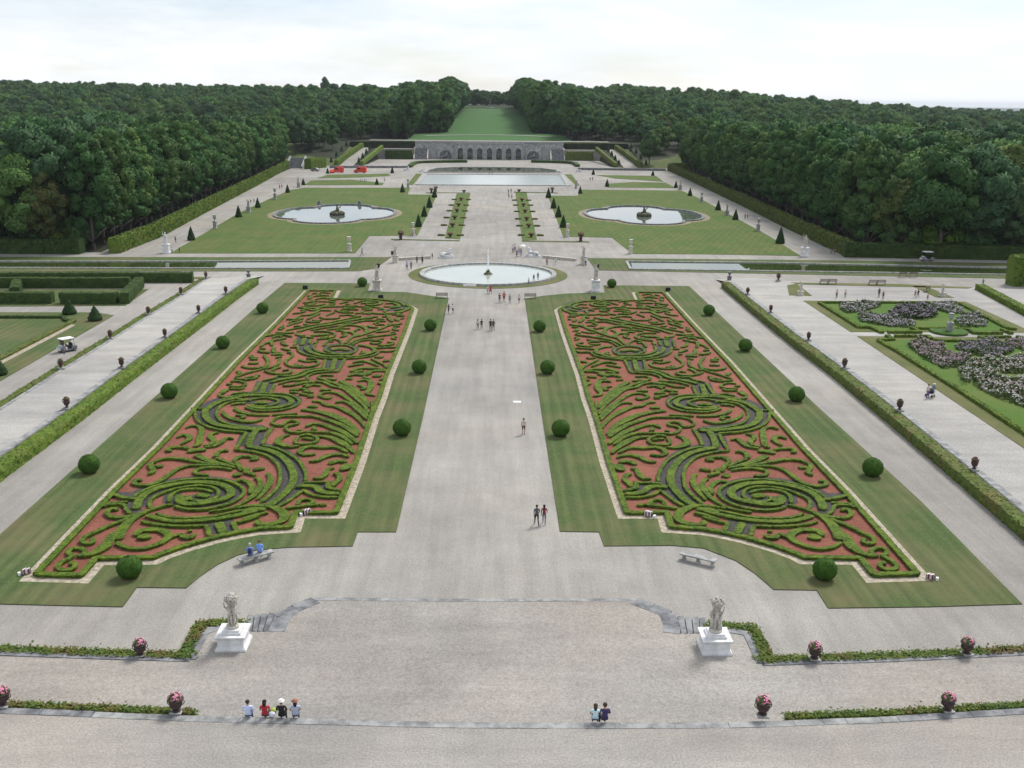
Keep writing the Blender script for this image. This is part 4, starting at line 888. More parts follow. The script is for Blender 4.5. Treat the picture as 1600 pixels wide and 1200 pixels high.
def person(label, px, py, face, top, bottom, hair=(.03, .02, .015), pose='stand', h=1.84, z=0.0, shorts=False, sleeves=False, long_=False, hat=None, skirt=None, skin=SKIN, shoes=(.05, .045, .04), dy=0, bag=None):
    x, y = U(px, py, z); t = thing('person', label, 'person', (x, y+dy, z), face); t.scale = (h/1.74,)*3
    me, J = person_mesh(pose, shorts, sleeves); b = bpy.data.objects.new('body', me); C.objects.link(b); b.parent = t
    for i, c in enumerate((skin, top, bottom, shoes)): b.material_slots[i].link = 'OBJECT'; b.material_slots[i].material = plain(c)
    hd = Vector(J['h1'][:3]); mb = MB()
    prof = [(.075, -.035), (.101, .0), (.106, .035), (.096, .075), (.066, .108), (.02, .122)]
    mb.lathe(prof, (hd.x, hd.y-.018, hd.z), 12)
    if long_: mb.tube([hd+Vector((0, -.05, .04)), hd+Vector((0, -.085, -.06)), hd+Vector((0, -.095, -.19))], [.085, .098, .06], 10)
    else: mb.tube([hd+Vector((0, -.04, .03)), hd+Vector((0, -.055, -.05))], [.085, .062], 10)
    mb.build('hair', plain(hair), t, True)
    if hat is not None:
        mb = MB(); mb.lathe([(.17, .055), (.175, .065), (.105, .075), (.10, .13), (.06, .155), (.01, .16)], (hd.x, hd.y-.01, hd.z), 14); mb.build('hat', plain(hat), t, True)
    if skirt is not None:
        mb = MB(); mb.lathe([(.15, 1.05), (.17, .92), (.21, .75), (.25, .52), (.24, .52)], (0, 0, 0), 14, 0, 1, .85); mb.build('skirt', plain(skirt), t, True)
    if bag is not None:
        mb = MB(); c = Vector(J['ch'][:3]); mb.lathe([(.10, -.24), (.135, -.15), (.14, .05), (.09, .13)], (c.x, c.y-.17, c.z), 10, 0, 1, .6); mb.build('backpack', plain(bag), t, True)
    return t
W_, BK, NV, RD = (.62, .62, .64), (.018, .018, .02), (.03, .035, .09), (.42, .03, .045)
sit = dict(pose='sit', z=Z2+.04)
person('person in a pale blue shirt sitting on the stone edge, leftmost of the four', 388, 1121, .1, (.50, .58, .80), (.10, .12, .2), (.05, .03, .03), sleeves=True, **sit)
person('person in a red top with long dark hair sitting on the stone edge', 414, 1121, -.05, (.36, .03, .045), (.08, .06, .06), (.02, .016, .016), long_=True, **sit)
person('person in a black shirt and white hat sitting on the stone edge', 440, 1121, 0, BK, BK, (.03, .02, .02), hat=(.75, .74, .70), sleeves=True, **sit)
person('person in a grey-blue top with dark hair under a reddish cap, rightmost of four', 462, 1121, .15, (.36, .42, .54), (.12, .12, .16), (.02, .02, .02), hat=(.30, .13, .10), long_=True, **sit)
person('person in a pale turquoise top sitting on the stone edge, left of the couple', 930, 1127, -.1, (.48, .66, .70), (.12, .14, .2), (.05, .03, .02), long_=True, **sit)
person('person in a navy shirt sitting on the stone edge, right of the couple', 945, 1127, .12, (.045, .04, .11), (.05, .05, .07), (.05, .03, .02), sleeves=True, h=1.94, **sit)
def bagthing(label, px, py, z, col, s=.22):
    x, y = U(px, py, z); t = thing('shopping_bag', label, 'bag', (x, y, z)); m_ = MB(); m_.lathe([(s*.75, 0), (s, s*.3), (s*.9, s*.9), (s*.5, s*1.25)], (0, 0, 0), 9, 0, 1, .7)
    for i in range(len(m_.v)): v = m_.v[i]; m_.v[i] = tuple(c_*random.uniform(.9, 1.1) for c_ in v)
    m_.build('sack', plain(col), t, True); m_ = MB(); m_.tube([(-s*.4, 0, s*1.2), (0, 0, s*1.7), (s*.4, 0, s*1.2)], .015, 6); m_.build('handle', plain(col), t)
bagthing('white crumpled bag on the stone edge between the red top and the black shirt', 425, 1119, Z2+.03, (.62, .62, .70), .18)
bagthing('yellow-green bag on the stone edge behind the white one', 427, 1113, Z2+.03, (.45, .55, .12), .18)
def stonebench(label, p, q):
    a, b = Vector(U(*p, .48)), Vector(U(*q, .48)); d = b-a; t = thing('stone_bench', label, 'bench', ((a.x+b.x)/2, (a.y+b.y)/2, 0), math.atan2(d.y, d.x), 'curved stone benches at the lawn corners'); L = d.length/2
    m_ = MB(); m_.box(-L, L, -.27, .27, .40, .50); m_.build('seat', 'stone', t)
    for x in (-L*.8, 0, L*.8):
        m_ = MB(); m_.square([(.16, 0), (.16, .06), (.10, .12), (.10, .30), (.17, .38), (.17, .40)], (x, 0, 0)); m_.build('leg', 'stone', t)
stonebench('grey stone bench with two visitors in blue sitting on it', (372, 874), (426, 860)); stonebench('empty grey stone bench on the right gravel curve', (1064, 863), (1119, 876))
person('person in a light blue shirt with grey hair on the stone bench, left one', 391, 869, .15, (.16, .25, .60), (.16, .2, .34), (.35, .34, .32), pose='sit', z=.50, sleeves=True, hat=None, bag=NV)
person('person in a bright blue shirt with brown hair on the stone bench, right one', 406, 864, .1, (.18, .32, .72), (.2, .28, .5), (.12, .07, .05), pose='sit', z=.50, sleeves=True)
def woodbench(label, px, py, L, face=0, z=0, grp=None, k=1):
    x, y = U(px, py, z); t = thing('wooden_bench', label, 'bench', (x, y, z), face, grp)
    m_ = MB()
    for i in range(3): m_.box(-L/2, L/2, -.22+i*.155, -.09+i*.155, .42, .46)
    m_.build('seat', 'wood', t); m_ = MB()
    for zz in (.58, .72, .86): m_.box(-L/2, L/2, -.27, -.23, zz, zz+.09)
    m_.build('backrest', 'wood', t)
    for s in (-1, 1):
        m_ = MB(); m_.box(s*(L/2-.08)-.03, s*(L/2-.08)+.03, .15, .21, 0, .42); m_.build('leg', 'wood', t)
        m_ = MB(); m_.box(s*(L/2-.08)-.03, s*(L/2-.08)+.03, -.335, -.275, 0, .95); m_.build('leg', 'wood', t)
woodbench('wooden bench facing the fountain at the left corner of the central walk', 690.5, 466, 1.9, 0); woodbench('wooden bench facing the fountain at the right corner of the central walk', 828.5, 467, 1.9, 0)
for i, (px, py) in enumerate(((1287, 444), (1300, 444), (1363, 445.5), (1376, 445.5), (1410, 433), (1426, 433), (1447, 456))): woodbench('dark bench, %s from the left on the raised garden by the right canal' % ORD[i], px, py, 1.5, .05 if i < 6 else .8, WZ if i not in (4, 5) else .05, 'benches by the right canal')
def walker(label, px, py, hpx, top, bottom, **k):
    z = k.pop('z', 0.0); h = hpx/(ppm(px, py, z)*.97); face = k.pop('face', random.choice((0, 0.3, PI, 2.8, -.5))); return person(label, px, py, face, top, bottom, h=min(1.86, max(1.1, h)), z=z, pose=k.pop('pose', random.choice(('stand', 'walk'))), **k)
walker('person in a grey shirt and black trousers walking away on the central walk', 838.5, 821, 34, (.085, .09, .10), BK, face=.15, pose='walk', sleeves=True, skin=SKIN2)
walker('person in a dark red top and blue jeans beside the one in the grey shirt', 850, 819, 32, (.20, .03, .04), (.07, .12, .19), face=-.1, pose='walk', skin=SKIN2, long_=True, hair=(.02, .01, .01))
walker('lone person in a pale shirt and dark shorts on the central walk', 818, 678.5, 26, (.50, .42, .36), (.04, .03, .03), face=PI, shorts=True)
walker('person in a white top, left of the four in dark clothes on the central walk', 746.5, 514, 15.5, (.55, .53, .52), BK, face=0, long_=True)
walker('person in black beside the white top on the central walk', 752.5, 514, 15.5, BK, BK, face=0, sleeves=True)
walker('person in a black suit, third of the four on the central walk', 766.5, 517, 18.5, BK, BK, face=PI, sleeves=True)
walker('person in dark grey, fourth of the four on the central walk', 771, 516.5, 17.5, (.06, .06, .055), (.05, .05, .05), face=PI, sleeves=True)
walker('person in dark clothes at the lawn corner near the left wooden bench', 701, 490, 15, (.06, .055, .08), (.09, .07, .06), long_=True)
walker('person in a white shirt and dark shorts at the lawn corner near the left bench', 707.5, 490.5, 16, W_, NV, shorts=True, sleeves=True)
walker('person in white and teal just before the fountain rim', 762, 459, 13, (.42, .55, .56), (.12, .28, .30)); walker('person in a red dress just before the fountain rim', 766.5, 459.5, 15, (.38, .05, .06), (.36, .05, .06), skirt=(.36, .05, .06))
walker('person in grey-brown, left of the red shirt before the fountain', 780.5, 473, 15, (.10, .085, .08), (.09, .07, .06)); walker('person in a red shirt and dark shorts before the fountain', 787.5, 472.5, 17, RD, (.08, .02, .025), sleeves=True, shorts=True)
walker('person in patterned grey, right of the red shirt before the fountain', 796.5, 475, 15, (.24, .23, .25), (.20, .19, .22)); walker('person in a white top and black shorts left of the right wooden bench', 811, 474, 14, (.52, .50, .52), BK, shorts=True)
walker('child in white on the fountain rim', 826, 443.5, 9, W_, BK, z=.35); walker('person in black on the fountain rim beside the child', 834, 440, 11.5, BK, BK, z=.35); walker('person in dark grey on the fountain rim, right end', 840.5, 437.5, 12, (.03, .03, .035), (.10, .09, .09), z=.35)
walker('person in a pale blue shirt left of the fountain ring', 636, 422, 14, (.35, .45, .68), (.04, .05, .07)); walker('person in dark clothes with pale bag left of the fountain ring', 642.5, 421.5, 13.5, (.10, .10, .09), (.06, .05, .05), bag=(.4, .38, .36))
walker('slim person in black by the low wall left of the sphinx', 651.5, 411.5, 11.5, BK, BK); walker('person in black dress by the low wall left of the sphinx', 660, 412, 12.5, BK, BK, skirt=BK)
walker('dark-haired person sitting by the planter left of the sphinx', 675.5, 404.5, 9, (.05, .04, .03), (.10, .08, .05))
for i, (px, py, c, l) in enumerate(((801.5, 395, W_, 'white shirt, back of the group'), (804.5, 393, W_, 'white top, behind'), (807.5, 402, (.16, .05, .06), 'dark red top'), (811, 397, (.5, .42, .3), 'straw hat and blue shorts'), (814, 400, (.12, .15, .34), 'blue clothes under the white parasol'))):
    walker('person in %s, in the group left of the right sphinx' % l, px, py, 12, c, (.14, .16, .34) if i > 2 else BK, hat=(.6, .5, .3) if i == 3 else None)
x, y = U(815.5, 400); t = thing('parasol', 'small white parasol held up in the group by the right sphinx', 'parasol', (x+.15, y, 0)); m_ = MB(); m_.lathe([(.02, 2.35), (.35, 2.28), (.62, 2.1), (.60, 2.08)], seg=10); m_.build('canopy', 'whitepaint', t); m_ = MB(); m_.tube([(0, 0, 1.2), (0, 0, 2.36)], .015, 6); m_.build('stick', 'wood', t)
walker('person in a pink top right of the fountain ring', 854.5, 414.5, 12.5, (.36, .20, .20), (.06, .05, .06)); walker('person in pale turquoise right of the fountain ring', 868, 414, 12, (.45, .60, .64), (.4, .36, .33))
walker('person in blue beside the pedestal right of the fountain', 911.5, 413.5, 13, (.22, .32, .50), (.3, .3, .32)); walker('person in a white shirt beside the pedestal right of the fountain', 915, 415, 13.5, W_, NV, sleeves=True)
walker('person in black walking along the edge of the left pool lawn', 566, 399.5, 12, BK, BK, pose='walk', face=1.5); walker('person beside the stone pedestal at the lawn corner', 644, 370, 9, (.30, .24, .22), BK)
walker('person in black on the left avenue near the first cone', 274.5, 379, 9.5, BK, BK); walker('person in black and white by the left marble statue', 269, 395.5, 9, W_, BK); walker('small person in dark clothes at the corner of the left pool lawn', 280.5, 395.5, 9, BK, BK)
for px, py, l in ((392, 318, 'left of a pair on the left avenue'), (397, 317, 'right of a pair on the left avenue'), (437, 295, 'left of the far pair on the left avenue'), (440.5, 294.5, 'right of the far pair on the left avenue')): walker('tiny dark person, '+l, px, py, 6.5, BK, BK)
walker('person in dark clothes, left of the pair on the right avenue', 1164, 342.5, 8, BK, NV); walker('person in blue, right of the pair on the right avenue', 1168, 342, 7.5, NV, BK)
for px, py, l in ((1299, 397.5, 'left'), (1304, 397, 'right')): walker('small person in grey by the right avenue hedge, %s one of two' % l, px, py, 9, (.22, .21, .22), BK)
for i, (px, py) in enumerate(((794.5, 303), (798.5, 302), (795, 310), (799.5, 310.5))): walker('tiny person, %s of the four at the far end of the central walk' % ORD[i], px, py, 7.5, ((.1, .2, .2), BK, BK, (.3, .3, .3))[i], BK)
walker('tiny person in white by the far left lawns', 601, 284, 7, W_, BK); walker('tiny person left of a pair on the far right gravel', 922, 283, 6, BK, BK); walker('tiny person right of a pair on the far right gravel', 926, 282.5, 6, BK, BK)
walker('tiny dark person, left one on the edge of the square water', 764.5, 273, 4.5, BK, BK, z=.3); walker('tiny dark person, right one on the edge of the square water', 769, 273, 4.5, BK, BK, z=.3)
for px, py, hp, top, bot, l in ((1307, 466, 14, (.55, .36, .36), BK, 'person in pink and white, leftmost on the raised garden'), (1320.5, 465, 12.5, (.5, .45, .42), BK, 'person in a pale top striding on the raised garden'), (1373, 464.5, 15, BK, BK, 'tall person in black on the raised garden'), (1379.5, 468, 13, (.06, .05, .05), BK, 'person in brown beside the tall one in black'),
                           (1429.5, 465.5, 12, (.26, .10, .16), (.2, .12, .15), 'person in plum on the raised garden'), (1434, 465, 13, BK, BK, 'person in black beside the plum coat'), (1449, 469.5, 10, (.42, .18, .20), (.05, .05, .05), 'child in pink on the raised garden'), (1535.5, 446.5, 11, (.06, .14, .26), (.03, .06, .12), 'person in blue near the tall hedge block'),
                           (1449, 622, 22, (.52, .45, .42), (.12, .06, .22), 'person in a cream top and purple trousers pushing a pushchair'), (1457.5, 621, 22, (.10, .16, .30), (.42, .50, .48), 'person in a blue shirt and white cap beside the pushchair')):
    walker(l, px, py, hp, top, bot, z=WZ, hat=(.7, .7, .7) if 'cap' in l else None)
x, y = U(1453.5, 620, WZ); t = thing('pushchair', 'black pushchair between the two walkers on the right raised walk', 'pushchair', (x, y, WZ), .6)
m_ = MB(); m_.lathe([(.12, .35), (.26, .45), (.28, .75), (.2, .95)], seg=10, sy=1.3); m_.build('seat', 'black', t, True)
m_ = MB(); m_.tube([(-.2, -.4, 1.05), (-.22, -.1, .6), (-.2, .4, .15)], .02, 6); m_.tube([(.2, -.4, 1.05), (.22, -.1, .6), (.2, .4, .15)], .02, 6); m_.tube([(-.2, -.4, 1.05), (.2, -.4, 1.05)], .02, 6); m_.build('frame', 'greypaint', t)
for sx in (-.22, .22):
    for yy in (.4, -.3): m_ = MB(); m_.tube([(sx-.02, yy, .14), (sx+.02, yy, .14)], .13, 12); m_.build('wheel', 'rubber', t)

# ---- statues and pedestals
def figure(name, parent, loc, s, mat, pose='pose', face=PI, drape=True, rot=0):
    me, J = person_mesh(pose); b = bpy.data.objects.new(name, me); C.objects.link(b); b.parent = parent; b.location = loc; b.scale = (s*1.15, s*1.15, s); b.rotation_euler.z = face
    for sl in b.material_slots: sl.link = 'OBJECT'; sl.material = M[mat]
    if drape:
        m_ = MB(); m_.lathe([(.24, .02), (.25, .12), (.20, .35), (.22, .6), (.19, .85), (.17, 1.02), (.19, 1.1)], (0, 0, 0), 14, 0, 1, .85)
        for i in range(len(m_.v)):
            v = m_.v[i]; a = math.atan2(v[1], v[0]); q = 1+.14*math.sin(a*5+v[2]*3); m_.v[i] = (v[0]*q, v[1]*q, v[2])
        m_.tube([(-.2, .1, 1.0), (.0, .2, 1.15), (.18, .08, 1.4), (.1, -.12, 1.42)], [.06, .08, .07, .05], 8)
        d = m_.build('drapery', mat, b, True)
    mb = MB(); h = Vector(J['h1'][:3]); mb.ball((h.x, h.y-.02, h.z+.03), .105, 12, 8, .06); mb.build('hair', mat, b, True)
    return b
def statue(label, px, py, hpx, mat='limestone', pm='limestone', z=0, pf=.42, face=PI, name='statue'):
    k = ppm(px, py, z)*.975; H = hpx/k; x, y = U(px, py, z); ph = H*pf; r = max(.42, min(.75, ph*.34)); t = thing(name, label, 'statue', (x, y+r, z), random.uniform(-.2, .2))
    m_ = MB(); m_.square([(r*1.15, 0), (r*1.15, ph*.12), (r, ph*.18), (r*.95, ph*.8), (r*1.1, ph*.86), (r*1.15, ph*.95), (r*1.05, ph)]); m_.build('pedestal', pm, t)
    figure('figure', t, (0, 0, ph), (H-ph)/1.85, mat, face=face+random.uniform(-.5, .5)); return t
statue('white marble statue on a tall pedestal at the near end of the left avenue', 258.5, 396, 33, 'marble', 'marble'); statue('white marble statue on a tall pedestal at the near end of the right avenue', 1258.5, 401.5, 34, 'limestone', 'marble')
statue('weathered statue on a pedestal behind the box ball left of the fountain', 589, 455, 40, 'limestone', 'limestone'); statue('pale mottled statue on a pedestal behind the box ball right of the fountain', 931, 456, 42, 'limestone', 'marble')
statue('stone statue on a square pedestal at the end of the left canal bank', 617.5, 411, 28, 'limestone', 'limestone'); statue('stone statue on a square pedestal at the end of the right canal bank', 912, 414, 30, 'limestone', 'limestone')
statue('far pale statue beside the left avenue', 466, 293, 17, 'limestone', 'stone'); statue('far pale statue beside the right avenue', 1063, 297, 17, 'limestone', 'stone'); statue('grey statue on a pedestal beside the left avenue between two cones', 388, 332, 20, 'stone', 'stone')
statue('grey statue on a pedestal beside the right avenue between two cones', 1136, 337, 18, 'stone', 'stone'); statue('white statue on the grass by the low wall end of the raised garden', 1252, 462, 22, 'limestone', 'limestone', WZ, .3); statue('white statue on the right grass point of the raised garden', 1474, 464, 21, 'limestone', 'limestone', WZ, .3)
t = statue('distant dark statue at the top of the hill lawn', 770, 178, 1, 'stone_dark', 'stone', 0, .4) if False else None
def pedurn(label, px, py, hpx, mat='stone', z=0, bowl=1.0, fl=None, name='pedestal_vase'):
    k = ppm(px, py, z)*.975; H = hpx/k; x, y = U(px, py, z); ph = H*.52; r = max(.35, H*.13); t = thing(name, label, 'vase', (x, y+r, z)); q = H-ph
    m_ = MB(); m_.square([(r*1.15, 0), (r*1.15, ph*.14), (r*.9, ph*.2), (r*.86, ph*.82), (r*1.1, ph*.88), (r*1.12, ph)]); m_.build('pedestal', mat, t)
    m_ = MB(); b = r*bowl; m_.lathe([(b*.6, ph), (b*.6, ph+q*.06), (b*.25, ph+q*.16), (b*.3, ph+q*.3), (b*.85, ph+q*.45), (b*1.0, ph+q*.7), (b*.8, ph+q*.8), (b*1.15, ph+q*.92), (b*1.15, ph+q*.96), (b*.8, ph+q)], seg=14); v = m_.build('vase', mat, t, False)
    if fl: m_ = MB(); petals(m_, (0, 0, H), b*1.15, 60, .1); tag(m_.build('blossoms', fl, t), kind='stuff')
    return t
pedurn('stone vase on a pedestal beside the left avenue, nearest the canal', 335.5, 357.5, 21); pedurn('stone vase on a pedestal beside the left avenue, farther one', 429.5, 312, 17); pedurn('stone vase on a pedestal beside the right avenue, nearest the canal', 1185, 361.5, 20); pedurn('stone vase on a pedestal beside the right avenue, farther one', 1096.5, 316, 15)
pedurn('pale stone vase on a tall pedestal at the corner of the left pool lawn', 545.5, 393.5, 23, 'limestone'); pedurn('pale stone vase on a tall pedestal at the corner of the right pool lawn', 985.5, 397, 22, 'limestone'); pedurn('pale stone vase on a pedestal below the left row of cones', 645.5, 368.5, 20, 'limestone'); pedurn('pale stone vase on a pedestal below the right row of cones', 887, 370.5, 20, 'limestone')
pedurn('small stone vase at the left corner of the square water', 637.5, 293.5, 13, 'stone'); pedurn('small stone vase at the right corner of the square water', 900, 295, 13, 'stone')
pedurn('dark stone vase at the end of the left raised walk', 388, 435.5, 13, 'stone_dark', .2); pedurn('dark stone vase at the end of the right hedge', 1140, 440, 15, 'stone_dark', .2)
pedurn('grey stone vase on a pedestal in the round bed of the rose garden', 1485, 520, 30, 'stone', WZ)
for px, py, l in ((626, 375, 'on the grass strip left of the central walk'), (907.5, 377.5, 'on the grass strip right of the central walk'), (674, 302.5, 'at the far left grass strip, left one'), (681, 300, 'at the far left grass strip, right one'), (863, 301.5, 'at the far right grass strip')): pedurn('broad low vase with red flowers '+l, px, py, 11 if py > 350 else 7, 'terra', 0, 1.9, 'redpet', 'flower_vase')
tray = thing('flower_tray', 'x', 'planter', (0, 0, 0), 0, 'flower bowls on the two grass strips')
m_ = MB(); m_.lathe([(.25, 0), (.22, .25), (.45, .5), (.75, .72), (.75, .77)], seg=14); m_.build('bowl', 'terra', tray); m_ = MB(); petals(m_, (0, 0, .75), .7, 70, .13, .5, .3); tag(m_.build('blossoms', 'redpet', tray), kind='stuff')
trayp = Proto(tray)
for sd, pts in (('left', [(703.5, 371), (707, 355), (710.5, 343), (714, 332), (716.5, 323), (720.5, 314), (725, 301.5)]), ('right', [(830, 371), (826, 356), (823, 345), (820.5, 333), (818, 323), (815.5, 315), (811, 300.5)])):
    for i, (px, py) in enumerate(pts):
        x, y = U(px, py); trayp.put((x, y, LZ), 0, 'wide bowl of red flowers, %s from the fountain on the %s grass strip' % (ORD[i], sd), None, 1.0)
        if i < 6:
            for s in (-1, 1):
                mb = MB(); stroke(mb, [(s*1.4, 0), (s*3.1, 0)], .9, .35, 0, .4, .05); o = tag(mb.build('low_box_hedge', 'hedge_olive'), 'stub of low box hedge %s of flower bowl %s from the fountain, %s strip' % ('left' if s < 0 else 'right', ORD[i], sd), 'hedge', 'hedge stubs of the grass strips'); o.location = (x, y+3, LZ)
def sphinx(label, px, py, face, hpx):
    k = ppm(px, py)*.97; s = hpx/k/2.0; x, y = U(px, py); t = thing('sphinx_statue', label, 'statue', (x, y+.6*s, 0), face)
    m_ = MB(); m_.box(-1.5*s, 1.5*s, -.6*s, .6*s, 0, .35*s); m_.build('plinth', 'marble', t)
    m_ = MB(); m_.tube([(-1.3*s, 0, .6*s), (-.9*s, 0, .75*s), (-.2*s, 0, .75*s), (.5*s, 0, .9*s), (.75*s, 0, 1.3*s), (.8*s, 0, 1.55*s)], [.2*s, .42*s, .34*s, .4*s, .3*s, .16*s], 12); m_.ball((.84*s, 0, 1.75*s), .22*s, 12, 8)
    for q in (-1, 1): m_.tube([(.5*s, q*.3*s, .8*s), (.9*s, q*.32*s, .5*s), (1.4*s, q*.3*s, .42*s)], [.18*s, .14*s, .10*s], 8); m_.tube([(-1.0*s, q*.38*s, .75*s), (-.6*s, q*.45*s, .5*s), (-.2*s, q*.42*s, .42*s)], [.24*s, .18*s, .1*s], 8)
    m_.tube([(.72*s, 0, 1.85*s), (.58*s, 0, 1.6*s), (.5*s, 0, 1.2*s)], [.2*s, .22*s, .14*s], 10); m_.tube([(-1.3*s, 0, .6*s), (-1.45*s, .3*s, .5*s), (-1.1*s, .55*s, .45*s)], [.08*s, .07*s, .06*s], 6); m_.build('figure', 'marble', t, True)
sphinx('white reclining sphinx statue left of the central walk behind the fountain', 697, 403.5, .15, 15); sphinx('white reclining sphinx statue right of the central walk behind the fountain', 832, 402, PI-.15, 15)
sphinx('far white lion sculpture on the left of the canal reach', 635.5, 266.5, .1, 6.5); sphinx('far white lion sculpture on the right of the canal reach', 904, 269, PI, 6.5); sphinx('far grey lion sculpture at the left end of the square water', 658, 269, .1, 5.5); sphinx('far grey lion sculpture at the right end of the square water', 872, 270, PI, 5.5)
def bigstatue(label, px, py, sd):
    x, y = U(px, py, Z1); t = thing('statue_group', label, 'statue', (x, y+.85, Z1), 0)
    m_ = MB(); m_.square([(.88, 0), (.88, .10), (.86, .13), (.77, .24), (.74, .28), (.73, .70), (.78, .73), (.83, .79), (.86, .82), (.86, .90)]); m_.square([(.55, .90), (.55, 1.02), (.46, 1.04), (.46, 1.12), (.40, 1.14)]); m_.build('pedestal', 'marble', t)
    m_ = MB(); m_.lathe([(.36, 1.14), (.38, 1.18), (.36, 1.26), (.22, 1.30)], seg=12); m_.tube([(0, 0, 1.2), (.04, .02, 2.1), (0, 0, 2.7)], [.14, .11, .16], 9)
    m_.build('base_rock', 'limestone', t, True)
    for a in ((-PI/2-.4, -PI/2+1.2, PI/2+.3) if sd == 'left' else (-PI/2, -PI/2+1.9, PI/2+.7)):
        figure('child_figure', t, (.19*math.cos(a), .19*math.sin(a), 1.24), .82, 'limestone', 'pose', a-PI/2+PI*0, a > 0)
    m_ = MB(); m_.lathe([(.14, 2.55), (.26, 2.66), (.33, 2.82), (.35, 2.88), (.28, 2.90)], seg=14); bk = m_.build('basket', 'limestone', t)
    m_ = MB()
    for i in range(60):
        d = Vector((random.gauss(0, 1), random.gauss(0, 1), abs(random.gauss(0, .8)))).normalized(); m_.ball((d.x*.34, d.y*.34, 2.90+d.z*.30), random.uniform(.05, .10), 7, 5, .15)
    for i in range(40): petals(m_, (0, 0, 2.90), .40, 3, .05, .5, .75)
    m_.build('fruit_pile', 'limestone', bk, True)
bigstatue('stone group of children carrying a heaped basket on a white pedestal, left of the terrace', 360, 1019, 'left'); bigstatue('stone group of children carrying a heaped basket on a white pedestal, right of the terrace', 1121, 1025, 'right')

# ---- covered floodlights and small boxes at the bed corners
def flood(label, px, py, rz=0, striped=True, s=1.0):
    x, y = U(px, py); t = thing('floodlight', label, 'floodlight', (x, y, LZ), rz)
    m_ = MB(); m_.box(-.33*s, .33*s, -.2*s, .2*s, .10*s, .55*s); m_.box(-.36*s, .36*s, -.05*s, .05*s, .0, .12*s); m_.build('housing', 'striped' if striped else 'black', t)
    m_ = MB(); m_.box(-.26*s, .26*s, -.225*s, -.202*s, .17*s, .48*s); m_.build('lens', 'glass' if not striped else 'striped', t)
    for q in (-1, 1): m_ = MB(); m_.box(q*.37*s-.02, q*.37*s+.02, -.05*s, .05*s, 0, .4*s); m_.build('bracket', 'black', t)
    if striped: m_ = MB(); m_.box(-.75*s, -.52*s, -.12, .12, .0, .28*s); m_.build('junction_box', 'whitepaint', t)
flood('floodlight under a maroon and white striped cover at the inner corner of the left bed', 480, 805, .6, True, .8); flood('floodlight under a maroon and white striped cover at the inner corner of the right bed', 1013, 808, -.6 + PI, True, .8)
flood('striped covered floodlight at the outer front corner of the left bed', 42, 898, .4, True, .7); flood('striped covered floodlight at the outer front corner of the right bed', 1453, 906, -.4 + PI, True, .7)
for lab, px, py in (('black floodlight at the far outer corner of the left bed', 477, 452), ('black floodlight at the far edge of the left bed', 595, 467), ('black floodlight at the far edge of the right bed', 927, 468.5), ('black floodlight at the far outer corner of the right bed', 1043.5, 455)): flood(lab, px, py, 0, False, 1.1)
for lab, px, py in (('small dark litter bin beside the end of the left canal', 613, 400), ('dark litter bin by the left canal end, nearer one', 591.5, 420), ('dark litter bin by the right canal end', 934, 421)):
    x, y = U(px, py); t = thing('litter_bin', lab, 'bin', (x, y, .05)); m_ = MB(); m_.lathe([(.22, .15), (.30, .9), (.32, .95), (.26, .95)], seg=12); m_.build('bin', 'black', t); m_ = MB(); m_.tube([(0, 0, 0), (0, 0, .2)], .05, 6); m_.build('post', 'black', t)
x, y = U(808, 628); mb = MB(); mb.prism([(-.42, -.30), (.42, -.33), (.40, .3), (-.4, .28)], 0, .03); o = tag(mb.build('ground_plate', 'whitepaint'), 'small white plate lying flat on the central walk', 'plate'); o.location = (x, y, .004)
x, y = U(734, 448); mb = MB(); mb.box(-1.1, 1.1, -.12, .12, 0, .3); o = tag(mb.build('white_step', 'whitepaint'), 'white block on the near rim of the fountain ring', 'block'); o.location = (x, y, .06)

